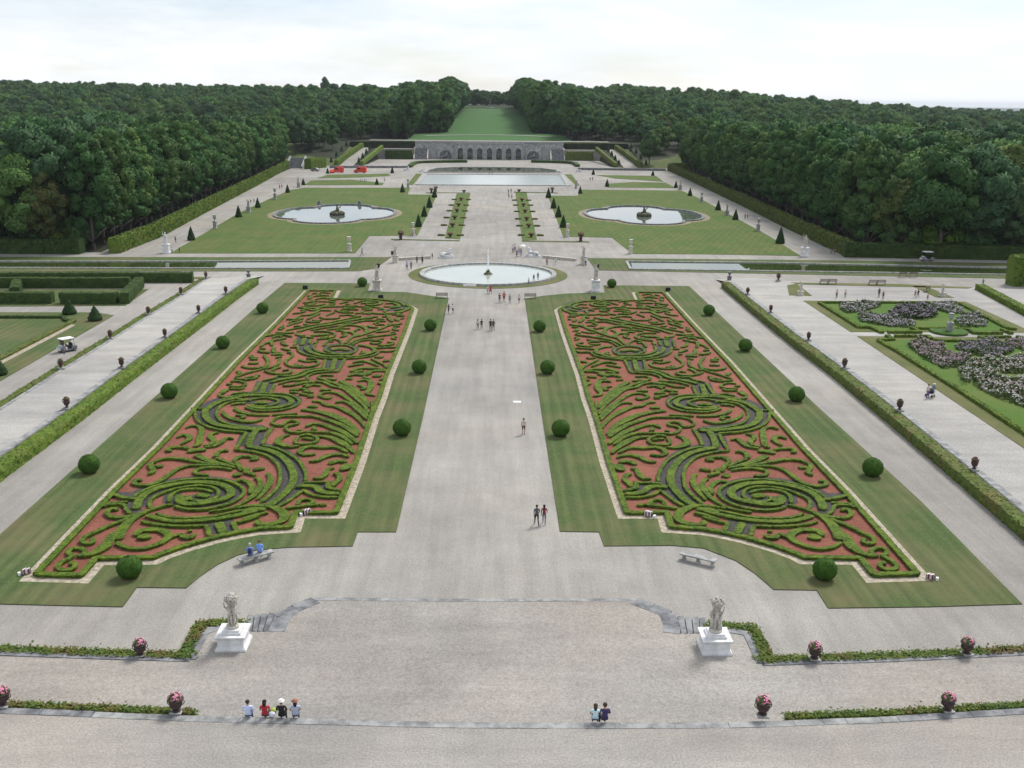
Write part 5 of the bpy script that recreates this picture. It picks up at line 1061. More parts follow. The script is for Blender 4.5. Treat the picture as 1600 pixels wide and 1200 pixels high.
# ---- vehicles
def wheel(t, x, y, r, w):
    m_ = MB(); m_.tube([(x-w/2, y, r), (x+w/2, y, r)], r, 14); wh = m_.build('wheel', 'rubber', t); m_ = MB(); s = 1 if x > 0 else -1; m_.tube([(x+s*(w/2-.01), y, r), (x+s*(w/2+.015), y, r)], r*.6, 12); m_.build('rim', 'greypaint', wh)
def extr(mb, prof, hw):
    n = len(prof); k = len(mb.v); mb.v += [(-hw, a, b) for a, b in prof]+[(hw, a, b) for a, b in prof]
    mb.f.append(tuple(range(k, k+n))[::-1]); mb.f.append(tuple(range(k+n, k+2*n))); mb.m += [0, 0]
    for i in range(n): j = (i+1) % n; mb.f.append((k+i, k+j, k+n+j, k+n+i)); mb.m.append(0)
def van(label, px, py, rz, s=1.0, col='redpaint', tall=True, L=5.4):
    x, y = U(px, py); t = thing('delivery_van' if tall else 'parked_car', label, 'van' if tall else 'car', (x, y, 0), rz); H = 2.5 if tall else 1.45; h = L/2
    p = [(-h, .35), (-h, H*.9), (-h+.15, H), (h-1.9, H), (h-1.15, H*.62), (h-.2, H*.5), (h, H*.42), (h, .35)] if tall else [(-h, .3), (-h, .85), (-h+.7, .95), (-h+1.2, H), (h-1.9, H), (h-1.15, .95), (h-.1, .8), (h, .3)]
    m_ = MB(); extr(m_, p, .98 if tall else .86); b = m_.build('body', col, t)
    m_ = MB(); a, c = ((h-1.86, H*.96), (h-1.2, H*.65)) if tall else ((h-1.85, H*.98), (h-1.2, .98)); m_.quad((-.8, a[0]+.06, a[1]+.02), (.8, a[0]+.06, a[1]+.02), (.85, c[0]+.05, c[1]+.02), (-.85, c[0]+.05, c[1]+.02)); m_.build('windscreen', 'glass', t)
    w = .985 if tall else .865
    for q in (-1, 1):
        m_ = MB(); m_.box(q*w-.006, q*w+.006, h-2.9 if tall else -h+1.1, h-1.55, H*.6, H*.88); m_.build('side_window', 'glass', t)
        m_ = MB(); m_.box(q*.7-.14, q*.7+.14, h-.02, h+.02, .55, .75); m_.build('headlight', 'lamp', t)
        for yy in (h-1.0, -h+1.0): wheel(t, q*(w-.1), yy, .36, .24)
    if tall: m_ = MB(); m_.box(-.7, .7, -h-.012, -h+.002, .9, 2.1); m_.build('rear_door', 'redpaint', t)
    return t
van('bright red van with tall cargo body, left of the two parked far left', 527.5, 270, PI/2+.1); van('bright red van, right of the two parked far left', 563, 270, PI/2-.1)
x, y = U(519, 270); van('small red and grey car in front of the left red van', 518.5, 270.5, .2, 1, 'redpaint', False, 3.8); van('small grey car parked by the far left stairs', 492.5, 267.5, 1.3, 1, 'greypaint', False, 4.0)
for i, px in enumerate((563.5, 566.5, 569.5, 572)):
    x, y = U(px, 284); mb = MB(); mb.lathe([(.12, 0), (.10, .7), (.16, .75), (.12, .95), (.02, 1.05)], seg=8); o = tag(mb.build('short_post', 'stone_dark'), 'short dark post, %s of a row of four on the far left lawn' % ORD[i], 'post', 'four short posts'); o.location = (x, y, 0)
def buggy(label, px, py, z, rz, s=1.0):
    x, y = U(px, py, z); t = thing('golf_buggy', label, 'golf buggy', (x, y, z), rz); t.scale = (s,)*3
    m_ = MB(); extr(m_, [(-1.2, .3), (-1.2, .75), (-.5, .8), (-.45, .45), (.35, .45), (.5, .95), (.95, .85), (1.2, .6), (1.2, .3)], .58); m_.build('body', 'greypaint', t)
    m_ = MB(); m_.box(-.56, .56, 1.195, 1.23, .34, .58); m_.box(-.5, .5, .62, .9, .88, .97); m_.build('front_panel', 'whitepaint', t)
    m_ = MB(); m_.box(-.52, .52, -.55, -.05, .5, .78); m_.box(-.52, .52, -.62, -.52, .78, 1.2); m_.build('seat', 'black', t)
    m_ = MB(); m_.lathe([(.92, 1.80), (.95, 1.84), (.90, 1.90), (.5, 1.95)], seg=4, rot=PI/4, sy=1.35); m_.build('canopy', 'whitepaint', t)
    for q in (-1, 1):
        for yy in (-.85, .75): m_ = MB(); m_.tube([(q*.52, yy, .75), (q*.52, yy*.95, 1.84)], .025, 6); m_.build('roof_post', 'black', t)
        for yy in (-.8, .8): wheel(t, q*.52, yy, .24, .2)
        m_ = MB(); m_.ball((q*.4, 1.2, .6), .07, 8, 6); m_.build('headlight', 'lamp', t)
    m_ = MB(); m_.box(-.55, .55, .58, .60, .95, 1.7); m_.build('windscreen', 'glass', t); m_ = MB(); m_.tube([(-.25, .25, .95), (-.25, .12, 1.05)], .13, 10); m_.build('steering_wheel', 'black', t)
buggy('white golf buggy with white roof driving on the path beside the left raised walk', 105, 549, 0, PI-.75, .92); buggy('white-roofed golf buggy in front of the dark hedge by the right canal', 1448, 408, 0, PI/2, 1.05)
person('person driving the golf buggy on the left path', 105, 549, PI-.75, W_, (.1, .1, .12), pose='sit', z=.72, h=1.45); person('person driving the golf buggy by the right canal', 1448, 408, PI/2, (.12, .2, .5), (.1, .1, .12), pose='sit', z=.80, h=1.55)

# ---- rose garden on the right terrace
lawn('verge', UL([(1255, 470), (1508, 471.5), (1600, 513), (1614, 519.8), (1329, 519)], WZ), WZ, 'verge', .04); lawn('verge', UL([(1339, 525.5), (1740, 529), (2050, 640), (2050, 1050), (1600, 701), (1535, 657)], WZ), WZ, 'verge', .04)
lawn('rose_lawn', UL([(1284, 472.5), (1497, 474), (1583, 512), (1548, 518), (1436, 517.5), (1378, 518), (1342, 511)], WZ), WZ+.04, 'lawn_rich', .02); lawn('rose_lawn', UL([(1378, 531), (1720, 533), (2000, 640), (2000, 935), (1620, 690), (1580, 657), (1402, 546)], WZ), WZ+.04, 'lawn_rich', .02)
lawn('verge', UL([(1236, 441.5), (1400, 444), (1520, 449), (1512, 451), (1250, 444.5)], WZ), WZ, 'verge', .04); lawn('verge', UL([(1230, 446), (1245, 443.5), (1269, 462.5), (1233, 461.5)], WZ), WZ, 'verge', .04); lawn('verge', UL([(1425, 447), (1447, 447.5), (1491, 465.5), (1462, 464.5)], WZ), WZ, 'verge', .04)
RH = [('320 446 570 600 640 600 715 632', 'bordering the near side of the farther rose lawn'), ('320 446 700 446 1180 447', 'along the far edge of the farther rose lawn'), ('1200 452 1500 608 1555 612', 'along the right edge of the farther rose lawn'), ('750 630 955 630 895 603', 'beside the cross path, left of the vase'), ('930 606 1130 609', 'just left of the stone vase'),
      ('1170 609 1260 617 1290 636 1465 636', 'right of the stone vase on the far side'), ('1460 615 1525 638', 'short slanting, at the right of the cross path'), ('740 652 785 676 690 681', 'hooked, at the corner of the nearer rose lawn'), ('790 655 1000 656 1020 673', 'on the near side of the cross path'), ('1040 683 1300 686 1390 683 1320 661 1515 660', 'before the vase on the nearer rose lawn'), ('1555 660 1640 676', 'at the right frame edge of the cross path'), ('690 682 800 742 1150 962 1500 1190 1700 1320', 'long, bordering the left side of the nearer rose lawn')]
for s, lab in RH:
    q = [float(v) for v in s.split()]; hedge('low clipped box edging, '+lab, UL([(1200+q[i]/4, 360+q[i+1]/4) for i in range(0, len(q), 2)], WZ+.3), .55, .36, 'box', WZ+.03, .05, .35)
x, y = U(1485, 521, WZ); mb = MB(); mb.lathe([(2.5, 0), (2.55, .2), (2.4, .32), (1.9, .30), (.1, .28)], seg=30); 
for i in range(len(mb.v)): v = mb.v[i]; mb.v[i] = (v[0]+random.uniform(-.05, .05), v[1]+random.uniform(-.05, .05), v[2])
o = tag(mb.build('round_bed', 'box_ball'), 'round green bed under the stone vase of the rose garden', 'planting bed'); o.location = (x, y+.6, WZ)
def flowerbed(label, poly, h, pets, n=9.0, leaf='flower_leaf'):
    p = UL(poly, WZ+.35); xs = [q[0] for q in p]; ys_ = [q[1] for q in p]; cx, cy = sum(xs)/len(p), sum(ys_)/len(p); t = thing('flower_bed', label, 'flower bed', (cx, cy, WZ+.05), 0, 'loose flower beds of the rose garden'); p = [(a-cx, b-cy) for a, b in p]
    A = abs(sum(p[i][0]*p[(i+1) % len(p)][1]-p[(i+1) % len(p)][0]*p[i][1] for i in range(len(p)))/2); L = MB(); P = [MB() for _ in pets]
    def edge(x, y): return min(1, min(math.dist((x, y), q) for q in p)/1.0)
    for i in range(int(A*n*4)):
        x, y = random.uniform(min(xs), max(xs))-cx, random.uniform(min(ys_), max(ys_))-cy
        if not pt_in(p, x, y): continue
        hh = h*(.55+.45*math.sin(x*1.3+2)*math.cos(y*1.1))*random.uniform(.3, 1.1)
        petals(L, (x, y, hh*.7), .12, 3, .14)
        w = math.sin(x*.8+cx)+math.cos(y*.7+cy)
        if random.random() < .5: k = random.randrange(len(P)); petals(P[k], (x, y, hh+.12), .1, 3, .075)
    L.build('leaves', leaf, t)
    for m_, nm in zip(P, pets): tag(m_.build('blossoms', nm, t), kind='stuff')
flowerbed('mauve and white flower bed nearest the gravel on the farther rose lawn', [(1312, 473), (1340, 470), (1374, 471), (1376, 477), (1352, 484), (1325, 487), (1313, 481)], .8, ['mauve', 'whitepet'])
flowerbed('long mauve flower bed with yellow-white dots in front on the farther rose lawn', [(1340, 491), (1360, 488), (1400, 494), (1430, 503), (1428, 509), (1392, 508), (1345, 500)], .8, ['mauve', 'mauve', 'whitepet'])
flowerbed('round dark mauve flower bed in the middle of the farther rose lawn', [(1387, 489), (1402, 478), (1440, 475), (1462, 482), (1465, 492), (1448, 497), (1405, 496)], 1.2, ['mauve'], 9, 'hedge_dark'); flowerbed('narrow flower bed at the back of the farther rose lawn', [(1452, 473), (1480, 471), (1503, 479), (1506, 487), (1485, 488), (1464, 481)], .8, ['mauve', 'whitepet'])
flowerbed('violet and white flower bed right of the stone vase', [(1490, 502), (1502, 490), (1527, 488), (1543, 500), (1541, 508), (1500, 509)], .9, ['mauve', 'whitepet']); flowerbed('dusty rose flower bed shaped like a wedge on the nearer rose lawn', [(1417, 535), (1440, 530), (1472, 533), (1478, 545), (1517, 556), (1500, 570), (1474, 573), (1440, 555)], .8, ['mauve', 'rosepet'])
flowerbed('purple flower bed in the middle of the nearer rose lawn', [(1490, 540), (1520, 532), (1570, 534), (1586, 546), (1560, 555), (1512, 551)], 1.0, ['mauve']); flowerbed('small pinkish flower bed at the right frame edge', [(1572, 528), (1610, 528), (1640, 540), (1600, 546), (1575, 536)], .8, ['rosepet', 'mauve'])
flowerbed('large white and pink flower bed at the centre of the nearer rose lawn', [(1497, 575), (1515, 560), (1545, 556), (1562, 565), (1560, 580), (1530, 592), (1505, 597)], 1.0, ['whitepet', 'whitepet', 'rosepet']); flowerbed('white flower bed cut by the right frame edge, nearest the viewer', [(1522, 595), (1545, 585), (1590, 592), (1660, 600), (1680, 640), (1610, 636), (1560, 618), (1535, 607)], 1.0, ['whitepet', 'whitepet', 'rosepet'])
flowerbed('white and pink flower bed behind the large one at the right frame edge', [(1562, 560), (1590, 554), (1650, 560), (1650, 580), (1600, 580), (1566, 580)], 1.0, ['whitepet', 'whitepet', 'rosepet'])

# ------------------------------------------------------------------ grotto, ramps and hill
GY = 566.0; GH = 9.0
t = thing('grotto_wall', 'long grey stone grotto wall with arched niches and river god caves', 'grotto', (AX, GY, 0))
m_ = MB(); m_.box(-40, 40, .9, 3, 0, GH-.2); m_.build('back_wall', 'stone_wall', t)
m_ = MB(); m_.box(-18.6, 18.6, -2.6, -2.2, GH-.9, GH+.1); m_.box(-18.6, 18.6, -2.2, .9, GH-.5, GH-.1); m_.box(-29, -18.6, -.4, .9, 6.4, 6.8); m_.box(18.6, 29, -.4, .9, 6.4, 6.8); m_.box(-40, 40, .5, .9, GH-.4, GH+.3); m_.build('cornice', 'stone', t)
def archbay(cx, w, ow, oh, h, y0, y1):
    """one bay: wall with a round-headed opening"""
    m_ = MB(); N = 10; r = ow/2; ang = [PI-PI*i/N for i in range(N+1)]; top = [(cx+r*math.cos(a), oh-r+r*math.sin(a)) for a in ang]
    L, R = cx-w/2, cx+w/2
    m_.quad((L, y0, 0), (cx-r, y0, 0), (cx-r, y0, oh-r), (L, y0, oh-r)); m_.quad((cx+r, y0, 0), (R, y0, 0), (R, y0, oh-r), (cx+r, y0, oh-r))
    xs_ = [L+(R-L)*i/N for i in range(N+1)]
    for i in range(N): m_.quad((top[i][0], y0, top[i][1]), (top[i+1][0], y0, top[i+1][1]), (xs_[i+1], y0, h), (xs_[i], y0, h))
    m_.quad((L, y0, oh-r), (top[0][0], y0, top[0][1]), (xs_[0], y0, h)); m_.quad((top[-1][0], y0, top[-1][1]), (R, y0, oh-r), (R, y0, h))
    pr = [(cx-r, 0)]+top+[(cx+r, 0)]
    for i in range(len(pr)-1): a, b = pr[i], pr[i+1]; m_.quad((a[0], y0, a[1]), (a[0], y1, a[1]), (b[0], y1, b[1]), (b[0], y0, b[1]))
    return m_
for i in range(7):
    cx = -15.6+5.2*i; a = archbay(cx, 5.2, 2.9, 5.9, GH-.9, -2.2, -.4).build('niche', 'stone_wall', t); m_ = MB(); m_.box(cx-1.5, cx+1.5, -.42, -.3, 0, 6.0); m_.build('niche_shade_back', 'stone_dark', a)  # darker stone on the back paints in the shade of the niche
    m_ = MB(); m_.box(cx-2.6-.4, cx-2.6+.4, -2.6, -2.2, 0, GH-.9)
    if i == 6: m_.box(cx+2.6-.4, cx+2.6+.4, -2.6, -2.2, 0, GH-.9)
    m_.build('pilaster', 'stone', t)
    m_ = MB()
    for k in range(7): m_.ball((cx+random.uniform(-1.1, 1.1), -1.5+random.uniform(-.3, .3), random.uniform(.2, 1.3)), random.uniform(.4, .8), 7, 5, .2)
    m_.build('rockwork', 'moss', a)
for s in (-1, 1):
    cx = s*23.6; a = archbay(cx, 10, 6.4, 4.6, 6.4, -.4, .6).build('river_god_cave', 'stone_wall', t); m_ = MB(); m_.box(cx-3.3, cx+3.3, .55, .7, 0, 4.7); m_.build('cave_shade_back', 'stone_dark', a)  # cave back in darker stone too, its recess shade put into the colour
    m_ = MB(); m_.tube([(cx-1.8, .2, 1.2), (cx-.6, .0, 1.6), (cx+.5, 0, 2.0), (cx+.8, 0, 2.9)], [.4, .6, .7, .4], 9); m_.ball((cx+.9, 0, 3.3), .42); m_.tube([(cx-2.6, .2, .8), (cx-1.6, .2, 1.2)], [.3, .4], 7); m_.build('river_god', 'stone', a, True)
    # sloping parapet above the cave
    m_ = MB(); k = len(m_.v); m_.v += [(s*18.6, -.35, 6.8), (s*31, -.35, 5.7), (s*31, .5, 5.7), (s*18.6, .5, 6.8), (s*18.6, -.35, GH-.3), (s*31, -.35, 6.5), (s*31, .5, 6.5), (s*18.6, .5, GH-.3)]
    for f in ((0, 1, 5, 4), (4, 5, 6, 7), (1, 2, 6, 5), (2, 3, 7, 6)): m_.f.append(tuple(k+i for i in f)); m_.m.append(0)
    m_.build('sloping_parapet', 'stone', t)
    m_ = MB(); m_.box(min(s*28.7, s*33), max(s*28.7, s*33), -1.2, .9, 0, 5.7); m_.box(min(s*28.5, s*33.2), max(s*28.5, s*33.2), -1.4, .9, 5.7, 6.2); m_.build('side_pier', 'stone', t)
    st = thing('grand_stairs', 'broad dark stone stairs rising at the %s end of the grotto wall' % ('left' if s < 0 else 'right'), 'stairs', (AX+s*36.6, GY, 0)); m_ = MB()
    for k in range(14): m_.box(-3.3, 3.3, -7.0+k*.5, -6.5+k*.5, 0, .40*(k+1))
    m_.build('treads', 'stone_dark', st)
    for q in (-1, 1): m_ = MB(); m_.prism([(q*3.3, -7.2), (q*3.9, -7.2), (q*3.9, .4), (q*3.3, .4)] if q > 0 else [(-3.9, -7.2), (-3.3, -7.2), (-3.3, .4), (-3.9, .4)], 0, [.9, .9, 6.2, 6.2]); m_.build('side_wall', 'limestone', st)
    nm = 'left' if s < 0 else 'right'; mat = 'hedge_dark' if s < 0 else 'hedge_olive'
    hedge('dark clipped hedge wall below the %s end of the grotto stairs' % nm, [(AX+s*41.2, GY-5.5), (AX+s*55.5, GY-5.5)], 1.6, 4.7, mat, 0, .15, .8)
    hedge('dark clipped hedge wall on the upper level, %s of the rubble wall' % nm, [(AX+s*40.2, GY+3.2), (AX+s*64, GY+3.2)], 1.6, 3.4, mat, 5.5, .15, .8)
    m_ = MB(); m_.box(min(AX+s*40, AX+s*61), max(AX+s*40, AX+s*61), GY-4.6, GY+2.4, 0, 5.4); o = struct(m_, 'landing', 'gravel_warm')
    zr = lambda x, y: 5.6*sm(0, 1, (y-503)/58) if y < 561 else 5.6
    zl = lambda x, y: max(0, min(1, (y-503)/60))*5.7+.02
    m_ = MB(); k = len(m_.v)
    for j in range(15):
        y = 500+j*4.6; z = zl(0, y)
        x0, x1 = AX+s*(65.0-1.5*j/14), AX+s*(71.5-1.2*j/14); m_.v += [(min(x0, x1), y, z+.05), (max(x0, x1), y, z+.05)]
    for j in range(14): m_.f.append((k+2*j, k+2*j+1, k+2*j+3, k+2*j+2)); m_.m.append(0)
    struct(m_, 'ramp_path', 'gravel')
    m_ = MB(); k = len(m_.v)
    for j in range(15):
        y = 500+j*4.6; z = zl(0, y)
        x0, x1 = AX+s*71.5, AX+s*(112); m_.v += [(min(x0, x1), y, terr(min(x0, x1), y)+.1), (max(x0, x1), y, terr(max(x0, x1), y)+.1)]
    for j in range(14): m_.f.append((k+2*j, k+2*j+1, k+2*j+3, k+2*j+2)); m_.m.append(0)
    struct(m_, 'grass_bank', 'lawn')
    hz = lambda x, y: zl(x, y)-.1
    hedge('hedge climbing beside the %s garden ramp on its inner edge' % nm, [(AX+s*61.4, 504), (AX+s*57.2, 560)], 1.6, 2.0, 'hedge_light' if s < 0 else 'hedge_olive', 0, .12, .8, True, hz)
    hedge('hedge climbing beside the %s garden ramp on its outer edge' % nm, [(AX+s*73.4, 503), (AX+s*68.2, 565)], 1.8, 2.6, 'hedge_light' if s < 0 else 'hedge_olive', 0, .12, .8, True, hz)
    for i in range(4):
        y = 512+i*15; cone('small dark cone, %s along the inner edge of the %s ramp' % (ORD[i], nm), 0, 0, 1, .3) if False else None
        mb = MB(); mb.lathe([(.7, .0), (.85, .4), (.55, 1.5), (.2, 2.4), (.02, 2.7)], seg=12); o = tag(mb.build('clipped_cone', 'yew'), 'small dark cone, %s from the bottom along the inner edge of the %s ramp' % (ORD[i], nm), 'topiary', 'cones along the ramps'); o.location = (AX+s*(63.6-.1*i), y, zl(0, y))
        mb = MB(); mb.lathe([(.7, .0), (.85, .4), (.55, 1.5), (.2, 2.4), (.02, 2.7)], seg=12); o = tag(mb.build('clipped_cone', 'yew'), 'small dark cone, %s from the bottom on the grass bank %s of the ramp' % (ORD[i], nm), 'topiary', 'cones along the ramps'); o.location = (AX+s*(77-.5*i), y, terr(AX+s*77, y))
# path on top of the wall, lawn on the hill
m_ = MB(); k = 0; xs_ = [AX+q for q in (-66, -60, -40, -20, 0, 20, 40, 60, 66)]
for x in xs_: m_.v += [(x, GY+9.2, terr(x, GY+9.2)+.06), (x, GY+20, terr(x, GY+20)+.06)]
for i in range(len(xs_)-1): m_.f.append((2*i, 2*i+2, 2*i+3, 2*i+1)); m_.m.append(0)
struct(m_, 'upper_path', 'gravel')
def hillhw(y): return 42-17*sm(642, 668, y)-3*sm(668, 1000, y)
m_ = MB(); rows = 44
for j in range(rows+1):
    y = GY+20+j*(1012-GY-20)/rows; hw = hillhw(y)
    for q in (-1, -.5, 0, .5, 1): m_.v.append((AX+q*(hw+4), y, terr(AX, y)+.12))
for j in range(rows):
    for i in range(4): m_.f.append((j*5+i, j*5+i+1, j*5+i+6, j*5+i+5)); m_.m.append(0)
struct(m_, 'hill_lawn', 'meadow', True)
m_ = MB(); pth = [(AX-38, 630), (AX-19, 641), (AX, 645), (AX+19, 641), (AX+38, 630)]; ribbon(m_, pth, 5.5, 0, 2, False, lambda x, y: terr(AX, y)+.2); struct(m_, 'curved_path', 'gravel_pale')
m_ = MB(); ribbon(m_, [(AX-26, 1004), (AX+26, 1004)], 9, 0, 4, True, lambda x, y: terr(AX, y)+.25); struct(m_, 'hilltop_path', 'gravel_pale')
t = thing('statue', 'distant grey statue on a broad plinth at the top of the hill lawn', 'statue', (AX, 996, terr(AX, 996)), 0)
m_ = MB(); m_.square([(4.2, 0), (4.2, .8), (3.0, 1.0), (2.0, 1.1), (1.8, 3.6), (2.1, 3.9)]); m_.build('pedestal', 'stone', t); figure('figure', t, (0, 0, 3.9), 3.0, 'stone_dark', 'pose', PI, True)
# stairs between hedges at the far left
a = U(456, 263); st = thing('stone_stairs', 'grey stone stairs with light side walls rising at the far end of the left avenue', 'stairs', (a[0]+1, a[1], 0)); m_ = MB()
for k in range(14): m_.box(-3.2, 3.2, k*.8, (k+1)*.8, 0, .3*(k+1))
m_.build('treads', 'stone_dark', st)
for q in (-1, 1): m_ = MB(); m_.prism([(q*3.2, -.5), (q*4.0, -.5), (q*4.0, 11.5), (q*3.2, 11.5)] if q > 0 else [(-4.0, -.5), (-3.2, -.5), (-3.2, 11.5), (-4.0, 11.5)], 0, [1.0, 1.0, 5.0, 5.0]); m_.build('side_wall', 'stone', st)
hedge('bright tall hedge block right of the far left stairs', [(a[0]+8, a[1]-4), (a[0]+13, a[1]+8)], 3.6, 4.6, 'hedge_light', 0, .15, .8)
a = U(1042, 266); hedge('hedge step at the far end of the right avenue hedge', [(a[0]+2, a[1]), (a[0]+18, a[1]-1)], 2.4, 3.4, 'hedge_light', 0, .15, .8)

# ------------------------------------------------------------------ trees
def crown_mesh(name, seed, R, z0, z1, nl, nleaf, ls, mats, shape='oval', trunk=None):
    g = np.random.default_rng(seed); H = z1-z0; cs, rs = [], []
    for i in range(nl):
        u = g.random()
        d = g.normal(size=3); d /= np.linalg.norm(d); q = g.uniform(.35, .92)**.6
        c = np.array([d[0]*R*.78*q, d[1]*R*.78*q, (z0+z1)/2+d[2]*H*.42*q])
        f = (c[2]-z0)/H
        if shape == 'oval': k = 1.12-.42*max(0, f-.55)/.45-.25*max(0, .25-f)/.25
        elif shape == 'dome': k = 1.2-.75*max(0, f-.45)/.55
        elif shape == 'wall': k = 1.05-.25*max(0, f-.8)/.2
        else: k = 1.25-1.0*f
        c[:2] *= max(.25, k); cs.append(c); rs.append(R*g.uniform(.20, .36)*(1.0 if f < .8 else .8))
    cs = np.array(cs); rs = np.array(rs); w = rs**2; w /= w.sum()
    idx = g.choice(nl, nleaf, p=w); u = g.normal(size=(nleaf, 3)); u /= np.linalg.norm(u, axis=1)[:, None]
    out = cs[idx]-np.array([0, 0, (z0+z1)/2-H*.12]); out /= np.maximum(.01, np.linalg.norm(out, axis=1))[:, None]
    flip = (u*out).sum(1) < -.25; u[flip] *= -1
    rr = rs[idx]*g.uniform(.80, 1.14, nleaf); pos = cs[idx]+u*rr[:, None]*np.array([1, 1, .85])
    n = u+g.normal(size=(nleaf, 3))*.75; n /= np.linalg.norm(n, axis=1)[:, None]
    a = np.cross(n, g.normal(size=(nleaf, 3))); a /= np.maximum(1e-4, np.linalg.norm(a, axis=1))[:, None]; b = np.cross(n, a)
    s = ls*g.uniform(.6, 1.35, nleaf)[:, None]
    V = np.empty((nleaf, 4, 3)); V[:, 0] = pos-a*s; V[:, 1] = pos-b*s*.7; V[:, 2] = pos+a*s; V[:, 3] = pos+b*s*.7
    NV_ = np.repeat((u*.8+n*.35+np.array([0, 0, .12]))[:, None, :], 4, 1).reshape(-1, 3)
    V = V.reshape(-1, 3); F_ = np.arange(nleaf*4).reshape(-1, 4)
    core = MB()
    for c, r in zip(cs, rs): core.ball(tuple(c), r*.80, 8, 6, .1, .85)
    nc = len(core.v); vs = list(map(tuple, V))+core.v; fs = list(map(tuple, F_))+[tuple(i+len(V) for i in f) for f in core.f]; ms = [0]*len(fs)
    if trunk:
        tm = MB(); trunk(tm); k = len(vs); vs += tm.v; fs += [tuple(i+k for i in f) for f in tm.f]; ms += [1]*len(tm.f)
    me = bpy.data.meshes.new(name); me.from_pydata(vs, [], fs)
    for m_ in mats: me.materials.append(M[m_])
    me.polygons.foreach_set('material_index', ms); me.polygons.foreach_set('use_smooth', [True]*len(fs)); me.update()
    nn = np.zeros((len(vs), 3)); nn[:len(V)] = NV_/np.linalg.norm(NV_, axis=1)[:, None]
    nn[len(V):, 2] = 0
    me.normals_split_custom_set_from_vertices(nn.tolist())
    return me
def trunkf(h, r, zc, R, seed):
    def f(mb):
        g = random.Random(seed); mb.tube([(0, 0, -.6), (0, 0, .6), (g.uniform(-.2, .2), g.uniform(-.2, .2), h*.35), (g.uniform(-.4, .4), g.uniform(-.4, .4), h*.8)], [r*1.5, r, r*.8, r*.3], 8)
        for k in range(5):
            a = k*1.26+g.random(); z = zc*(.8+.15*k); mb.tube([(0, 0, z), (math.cos(a)*R*.35, math.sin(a)*R*.35, z+R*.35), (math.cos(a)*R*.7, math.sin(a)*R*.7, z+R*.55)], [r*.5, r*.32, r*.12], 6)
    return f
KINDS = [  # name, words, R, z0, z1, lobes, shape, foliage
 ('tall', 'tall narrow', 4.9, .4, 25, 44, 'wall', 'deep'), ('tall', 'tall narrow', 5.1, .6, 26, 44, 'wall', 'mid'), ('broad', 'broad round', 6.6, 3.5, 22, 36, 'dome', 'deep'), ('broad', 'broad round', 6.8, 4, 23, 36, 'oval', 'blue'),
 ('broad', 'broad round', 6.2, 3.5, 21, 34, 'dome', 'mid'), ('broad', 'broad olive', 6.4, 4, 22, 34, 'dome', 'olive'), ('broad', 'rusty brown', 5.6, 4, 21, 32, 'oval', 'rust'), ('bush', 'low lime green', 4.2, .3, 9, 22, 'dome', 'lime'), ('bush', 'low dark', 4.4, .2, 8, 22, 'dome', 'deep')]
TP = []
for i, (nm, words, R, z0, z1, nl, sh, fo) in enumerate(KINDS):
    cm = crown_mesh('crown', 100+i, R, z0, z1, int(nl*1.6), 10500 if nm != 'bush' else 4500, .30, ['tree_'+fo], sh)
    tm = MB(); trunkf(z1*.75, .38 if nm != 'bush' else .15, z0+1, R, i)(tm); tme = bpy.data.meshes.new('trunk'); tme.from_pydata(tm.v, [], tm.f); tme.materials.append(M['bark']); tme.polygons.foreach_set('use_smooth', [True]*len(tm.f))
    TP.append((cm, tme, words, fo, R, z1))
def tree(kind, x, y, label, group, s=1.0, sz=None, z=None):
    cm, tme, *_ = TP[kind]; t = bpy.data.objects.new('tree', None); C.objects.link(t); t.location = (x, y, terr(x, y)-.3 if z is None else z); t.rotation_euler.z = random.random()*6.28; t.scale = (s, s, sz or s)
    tag(t, label, 'tree', group)
    for nm, me in (('crown', cm), ('trunk', tme)): o = bpy.data.objects.new(nm, me); C.objects.link(o); o.parent = t
    return t
def invis(x, y, top, m=1080):
    """roughly: does the point show between the frame's sides"""
    d = Vector((x, y, top-CAMH)); f = d.dot(CF); return f > 0 and abs(d.dot(CR)/f*FOC) < m
bl = [(-77, 210), (-80, 260), (-84, 330), (-88, 420), (-93, 505)]; br = [(75, 213), (78, 270), (80, 340), (83, 430), (88, 500)]
def edge(tab, y): return float(np.interp(y, [q[1] for q in tab], [q[0] for q in tab]))
nt_ = 0
# rows beside the avenues
for s, tab, nm in ((-1, bl, 'left'), (1, br, 'right')):
    y = 217 if s < 0 else 222; i = 0
    while y < 500:
        x = edge(tab, y)+s*(6.2+random.uniform(-.5, .8)); k = (0, 0, 1)[i % 3] if random.random() < .9 else 2
        if s > 0 and y < 240: k = 0
        tree(k, x, y, '%s tree in the close row behind the %s avenue hedge, counted from the canal' % (ORD[i], nm), 'trees in the row behind the %s avenue hedge' % nm, random.uniform(.95, 1.1), random.uniform(.96, 1.08))
        i += 1; y += random.uniform(6.6, 8.2)
nt_ = len([o for o in C.objects if o.get('category') == 'tree'])
cand = []
def add(x, y, w=1.0, kinds=(2, 2, 3, 4, 4, 5, 2, 3, 6), s=1.0):
    if invis(x, y, 20+terr(x, y)): cand.append(((w if invis(x, y, 20+terr(x, y), 825) else w*.001)/math.hypot(x, y), x, y, random.choice(kinds) if random.random() < .97 else 6, s))
g2 = random.Random(5)
y = 214.0
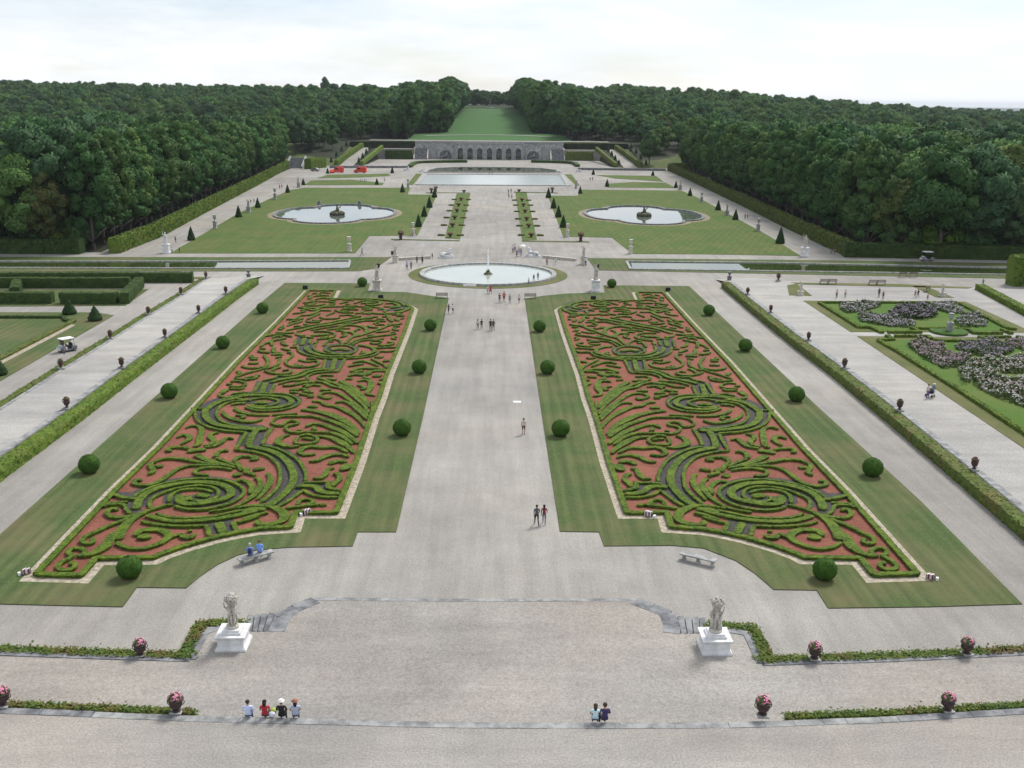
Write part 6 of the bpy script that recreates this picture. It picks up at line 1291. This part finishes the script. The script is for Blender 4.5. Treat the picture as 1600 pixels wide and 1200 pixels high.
while y < 1400:
    st_ = 9.0+max(0, y-300)*.008; xm = .70*y+30; x = -xm
    while x < xm:
        px, py = x+g2.uniform(-.4, .4)*st_, y+g2.uniform(-.4, .4)*st_
        L_ok = px < edge(bl, py)-11 if py < 505 else None; R_ok = px > edge(br, py)+11 if py < 505 else None
        if py < 505: ok = L_ok or R_ok
        elif py < 582: ok = abs(px-AX) > (84 if py > 535 else 104) and not (478 < py < 545 and abs(px-AX) > 125)
        elif py < 1014: ok = abs(px-AX) > hillhw(py)+5.0+(22*(1-sm(582, 620, py)))
        else: ok = True
        if py < 222 and (px < 0): ok = ok and px < -86
        if ok:
            edgey = abs(abs(px-AX)-hillhw(py)) < 16 and 600 < py < 1014 or (582 < py < 600)
            add(px, py, (2.4 if edgey else 1.0)*(2.0 if py < 232 else 1), (0, 1, 1, 2, 4) if edgey else (2, 2, 3, 4, 4, 5, 2, 3, 6), s=(.72 if 545 < py < 720 and abs(px-AX) > 62 else .72 if py > 1010 and abs(px) < 60 else 1)*g2.choice((.72, .85, .95, 1.05, 1.18))*g2.uniform(.93, 1.07)*(1-.12*sm(650, 900, py))*(1.2 if 582 < py < 1014 and abs(px-AX) < 75 else 1)*(.85 if 440 < py < 480 else 1))
        x += st_
    y += st_*.9
# undergrowth at the near wood edges
for i in range(22):
    add(g2.uniform(-150, -87), g2.uniform(215, 224), 2.5, (7, 8, 8, 8)); add(g2.uniform(84, 150), g2.uniform(215, 224), 2.5, (8, 8, 8, 7))
for s_ in (-1, 1):
    y_ = 604.0
    while y_ < 1000:
        if y_ > 668 or y_ < 640: add(AX+s_*(hillhw(y_)+g2.uniform(3.5, 6)), y_, 3.0, (0, 1, 1, 2), s=g2.uniform(1.05, 1.3)); add(AX+s_*(hillhw(y_)+g2.uniform(9, 13)), y_+3, 2.6, (0, 1, 2), s=g2.uniform(1.15, 1.4))
        y_ += g2.uniform(6.5, 9)
for x_ in np.arange(27, 50, 7.0):
    for s_ in (-1, 1): add(AX+s_*x_, 671+g2.uniform(-2, 2), 3.0, (1, 2, 0), s=g2.uniform(1.1, 1.3)); add(AX+s_*(x_+3), 668, 2.8, (8, 8), s=1.3)
cl = []
for w_, x_, y_, k_, s_ in cand:
    if 520 < y_ < 900 and abs(x_-AX) > 52 and abs(x_/y_) < .24: s_ = min(s_, max(.42, (.083*(y_-290)-terr(x_, y_))/23.5))
    cl.append((w_, x_, y_, k_, s_))
cand = cl
cand.sort(key=lambda c: -c[0]); NIND = 298-nt_
SIDE = lambda x, y: ('on the hillside beyond the grotto' if y > 575 else 'at the far end of the left avenue' if x < 0 and y > 430 else 'at the far end of the right avenue' if y > 430 else 'in the wood left of the left avenue' if x < 0 else 'in the wood right of the right avenue')
FW = dict(deep='dark green', mid='mid green', blue='blue-green', olive='olive green', rust='rust-tinted', lime='lime green')
for w, x, y, k, s in cand[:NIND]:
    lab = '%s %s tree %s' % (KINDS[k][1], FW[KINDS[k][7]], SIDE(x, y)); tree(k, x, y, lab, 'trees like this: '+lab, s)
# a lone tall crown above the skyline and the big trees at the stairs
tree(3, U(455, 250)[0]+4, 535, 'big dark tree standing behind the far left stairs', 'big trees by the far left stairs', 1.0); tree(2, -88, 556, 'big round tree right of the far left stairs', 'big trees by the far left stairs', .62); tree(4, -82, 548, 'lower round tree right of the far left stairs', 'big trees by the far left stairs', .5)
tree(2, 78, 512, 'big round tree with bare trunk at the end of the right avenue', 'big trees by the right ramp', .82)
tree(3, -152, 985, 'lone crown standing above the wooded skyline left of the hill lawn', 'skyline tree', .8, 1.32)
# the rest of the wood as one mass
lows = []
PC = bpy.data.collections.new('wood_sources')
for i, (R, z0, z1, sh, fo) in enumerate(((8.0, 3, 21, 'dome', 'deep'), (8.4, 3, 22, 'oval', 'blue'), (7.4, 3, 20, 'dome', 'mid'), (7.8, 3, 21, 'dome', 'mid'), (8.2, 3, 22, 'oval', 'deep'))):
    me = crown_mesh('wood_tree', 300+i, R, z0, z1, 38, 3400, .50, ['tree_'+fo, 'bark'], sh, trunkf(14, .38, 4, R, i)); o = bpy.data.objects.new('wood_source_%s' % 'abcdef'[i], me); PC.objects.link(o)
pts = [(x, y, terr(x, y)-.3, s) for _, x, y, k, s in cand[NIND:]]
me = bpy.data.meshes.new('wood'); me.from_pydata([p[:3] for p in pts], [], [])
at = me.attributes.new('size', 'FLOAT', 'POINT'); at.data.foreach_set('value', [p[3] for p in pts])
wood = bpy.data.objects.new('distant_wood', me); C.objects.link(wood); tag(wood, 'wide dark green wood filling the slopes around the garden up to the skyline', 'wood', None, 'stuff')
ng = bpy.data.node_groups.new('wood', 'GeometryNodeTree'); ng.interface.new_socket('Geometry', in_out='INPUT', socket_type='NodeSocketGeometry'); ng.interface.new_socket('Geometry', in_out='OUTPUT', socket_type='NodeSocketGeometry')
N = ng.nodes; gi, go = N.new('NodeGroupInput'), N.new('NodeGroupOutput'); ci = N.new('GeometryNodeCollectionInfo'); ci.inputs['Collection'].default_value = PC; ci.inputs['Separate Children'].default_value = True; ci.inputs['Reset Children'].default_value = True
ip = N.new('GeometryNodeInstanceOnPoints'); ip.inputs['Pick Instance'].default_value = True
rv = N.new('FunctionNodeRandomValue'); rv.data_type = 'INT'; rv.inputs[4].default_value = 0; rv.inputs[5].default_value = 4
rr = N.new('FunctionNodeRandomValue'); rr.data_type = 'FLOAT_VECTOR'; rr.inputs[0].default_value = (0, 0, 0); rr.inputs[1].default_value = (.06, .06, 6.28)
na = N.new('GeometryNodeInputNamedAttribute'); na.data_type = 'FLOAT'; na.inputs['Name'].default_value = 'size'
m2p = N.new('GeometryNodeMeshToPoints')
ng.links.new(gi.outputs[0], m2p.inputs[0]); ng.links.new(m2p.outputs[0], ip.inputs['Points']); ng.links.new(ci.outputs[0], ip.inputs['Instance']); ng.links.new(rv.outputs[2], ip.inputs['Instance Index']); ng.links.new(rr.outputs[0], ip.inputs['Rotation']); ng.links.new(na.outputs[0], ip.inputs['Scale']); ng.links.new(ip.outputs[0], go.inputs[0])
md = wood.modifiers.new('wood', 'NODES'); md.node_group = ng
print('trees', nt_, 'cand', len(cand))

# ------------------------------------------------------------------ sky, sun
EL, AZ = math.radians(50), math.radians(38)          # sun ahead and to the right of the view
w = bpy.data.worlds.new('World'); SC.world = w; w.use_nodes = True; nt = w.node_tree; bg = nt.nodes['Background']
sky = nt.nodes.new('ShaderNodeTexSky'); sky.sky_type = 'NISHITA'; sky.sun_disc = False; sky.sun_elevation = EL; sky.sun_rotation = AZ; sky.air_density = 1.0; sky.dust_density = .6; sky.ozone_density = 1.0
tc = nt.nodes.new('ShaderNodeTexCoord'); mp = nt.nodes.new('ShaderNodeMapping'); mp.inputs['Scale'].default_value = (1, 1, 4.2); nt.links.new(tc.outputs['Generated'], mp.inputs['Vector'])
n1 = nt.nodes.new('ShaderNodeTexNoise'); n1.inputs['Scale'].default_value = 3.4; n1.inputs['Detail'].default_value = 9; n1.inputs['Roughness'].default_value = .58; nt.links.new(mp.outputs[0], n1.inputs['Vector'])
r1 = nt.nodes.new('ShaderNodeValToRGB'); r1.color_ramp.elements[0].position = .36; r1.color_ramp.elements[1].position = .60; r1.color_ramp.elements[0].color = (.33, .33, .33, 1); nt.links.new(n1.outputs['Fac'], r1.inputs['Fac'])
n2 = nt.nodes.new('ShaderNodeTexNoise'); n2.inputs['Scale'].default_value = 5.0; n2.inputs['Detail'].default_value = 7
mp2 = nt.nodes.new('ShaderNodeMapping'); mp2.inputs['Scale'].default_value = (1, 1, 6); mp2.inputs['Location'].default_value = (3, 1, 2); nt.links.new(tc.outputs['Generated'], mp2.inputs['Vector']); nt.links.new(mp2.outputs[0], n2.inputs['Vector'])
r2 = nt.nodes.new('ShaderNodeValToRGB'); r2.color_ramp.elements[0].position = .35; r2.color_ramp.elements[1].position = .62; r2.color_ramp.elements[0].color = (8.5, 9.0, 9.7, 1); r2.color_ramp.elements[1].color = (9.6, 9.75, 9.9, 1); nt.links.new(n2.outputs['Fac'], r2.inputs['Fac'])
skb = mixc(nt, sky.outputs[0], (.92, .94, 1.06), 1, 'MULTIPLY')
mx = mixc(nt, skb, r2.outputs[0], r1.outputs[0]); nt.links.new(mx, bg.inputs['Color']); bg.inputs['Strength'].default_value = .1
sl = bpy.data.lights.new('sun', 'SUN'); sl.energy = 3.4; sl.angle = math.radians(17); sl.color = (1, .96, .9); so = bpy.data.objects.new('sun', sl); C.objects.link(so)
sd = Vector((math.sin(AZ)*math.cos(EL), math.cos(AZ)*math.cos(EL), math.sin(EL))); so.rotation_euler = (-sd).to_track_quat('-Z', 'Y').to_euler(); so.location = (60, 60, 90)
HAZE = True
if HAZE:
    mb = MB(); mb.box(-17000, 17000, -90, 21000, -27, 62); hz_ = mb.build('haze', M['water']); tag(hz_, kind='stuff'); m = bpy.data.materials.new('haze'); m.use_nodes = True; nt = m.node_tree; nt.nodes.clear(); o = nt.nodes.new('ShaderNodeOutputMaterial'); v = nt.nodes.new('ShaderNodeVolumePrincipled'); v.inputs['Density'].default_value = .00005; v.inputs['Color'].default_value = (.86, .93, 1, 1); nt.links.new(v.outputs[0], o.inputs['Volume']); hz_.data.materials[0] = m
SC.view_settings.view_transform = 'Standard'; SC.view_settings.look = 'None'; SC.view_settings.exposure = .2; SC.view_settings.gamma = 1; SC.view_settings.use_curve_mapping = False
cy = SC.cycles; SC.render.engine = 'CYCLES'; cy.use_denoising = True; cy.max_bounces = 6; cy.diffuse_bounces = 3; cy.glossy_bounces = 3; cy.transmission_bounces = 2; cy.volume_bounces = 0; cy.transparent_max_bounces = 4; cy.caustics_reflective = False; cy.caustics_refractive = False
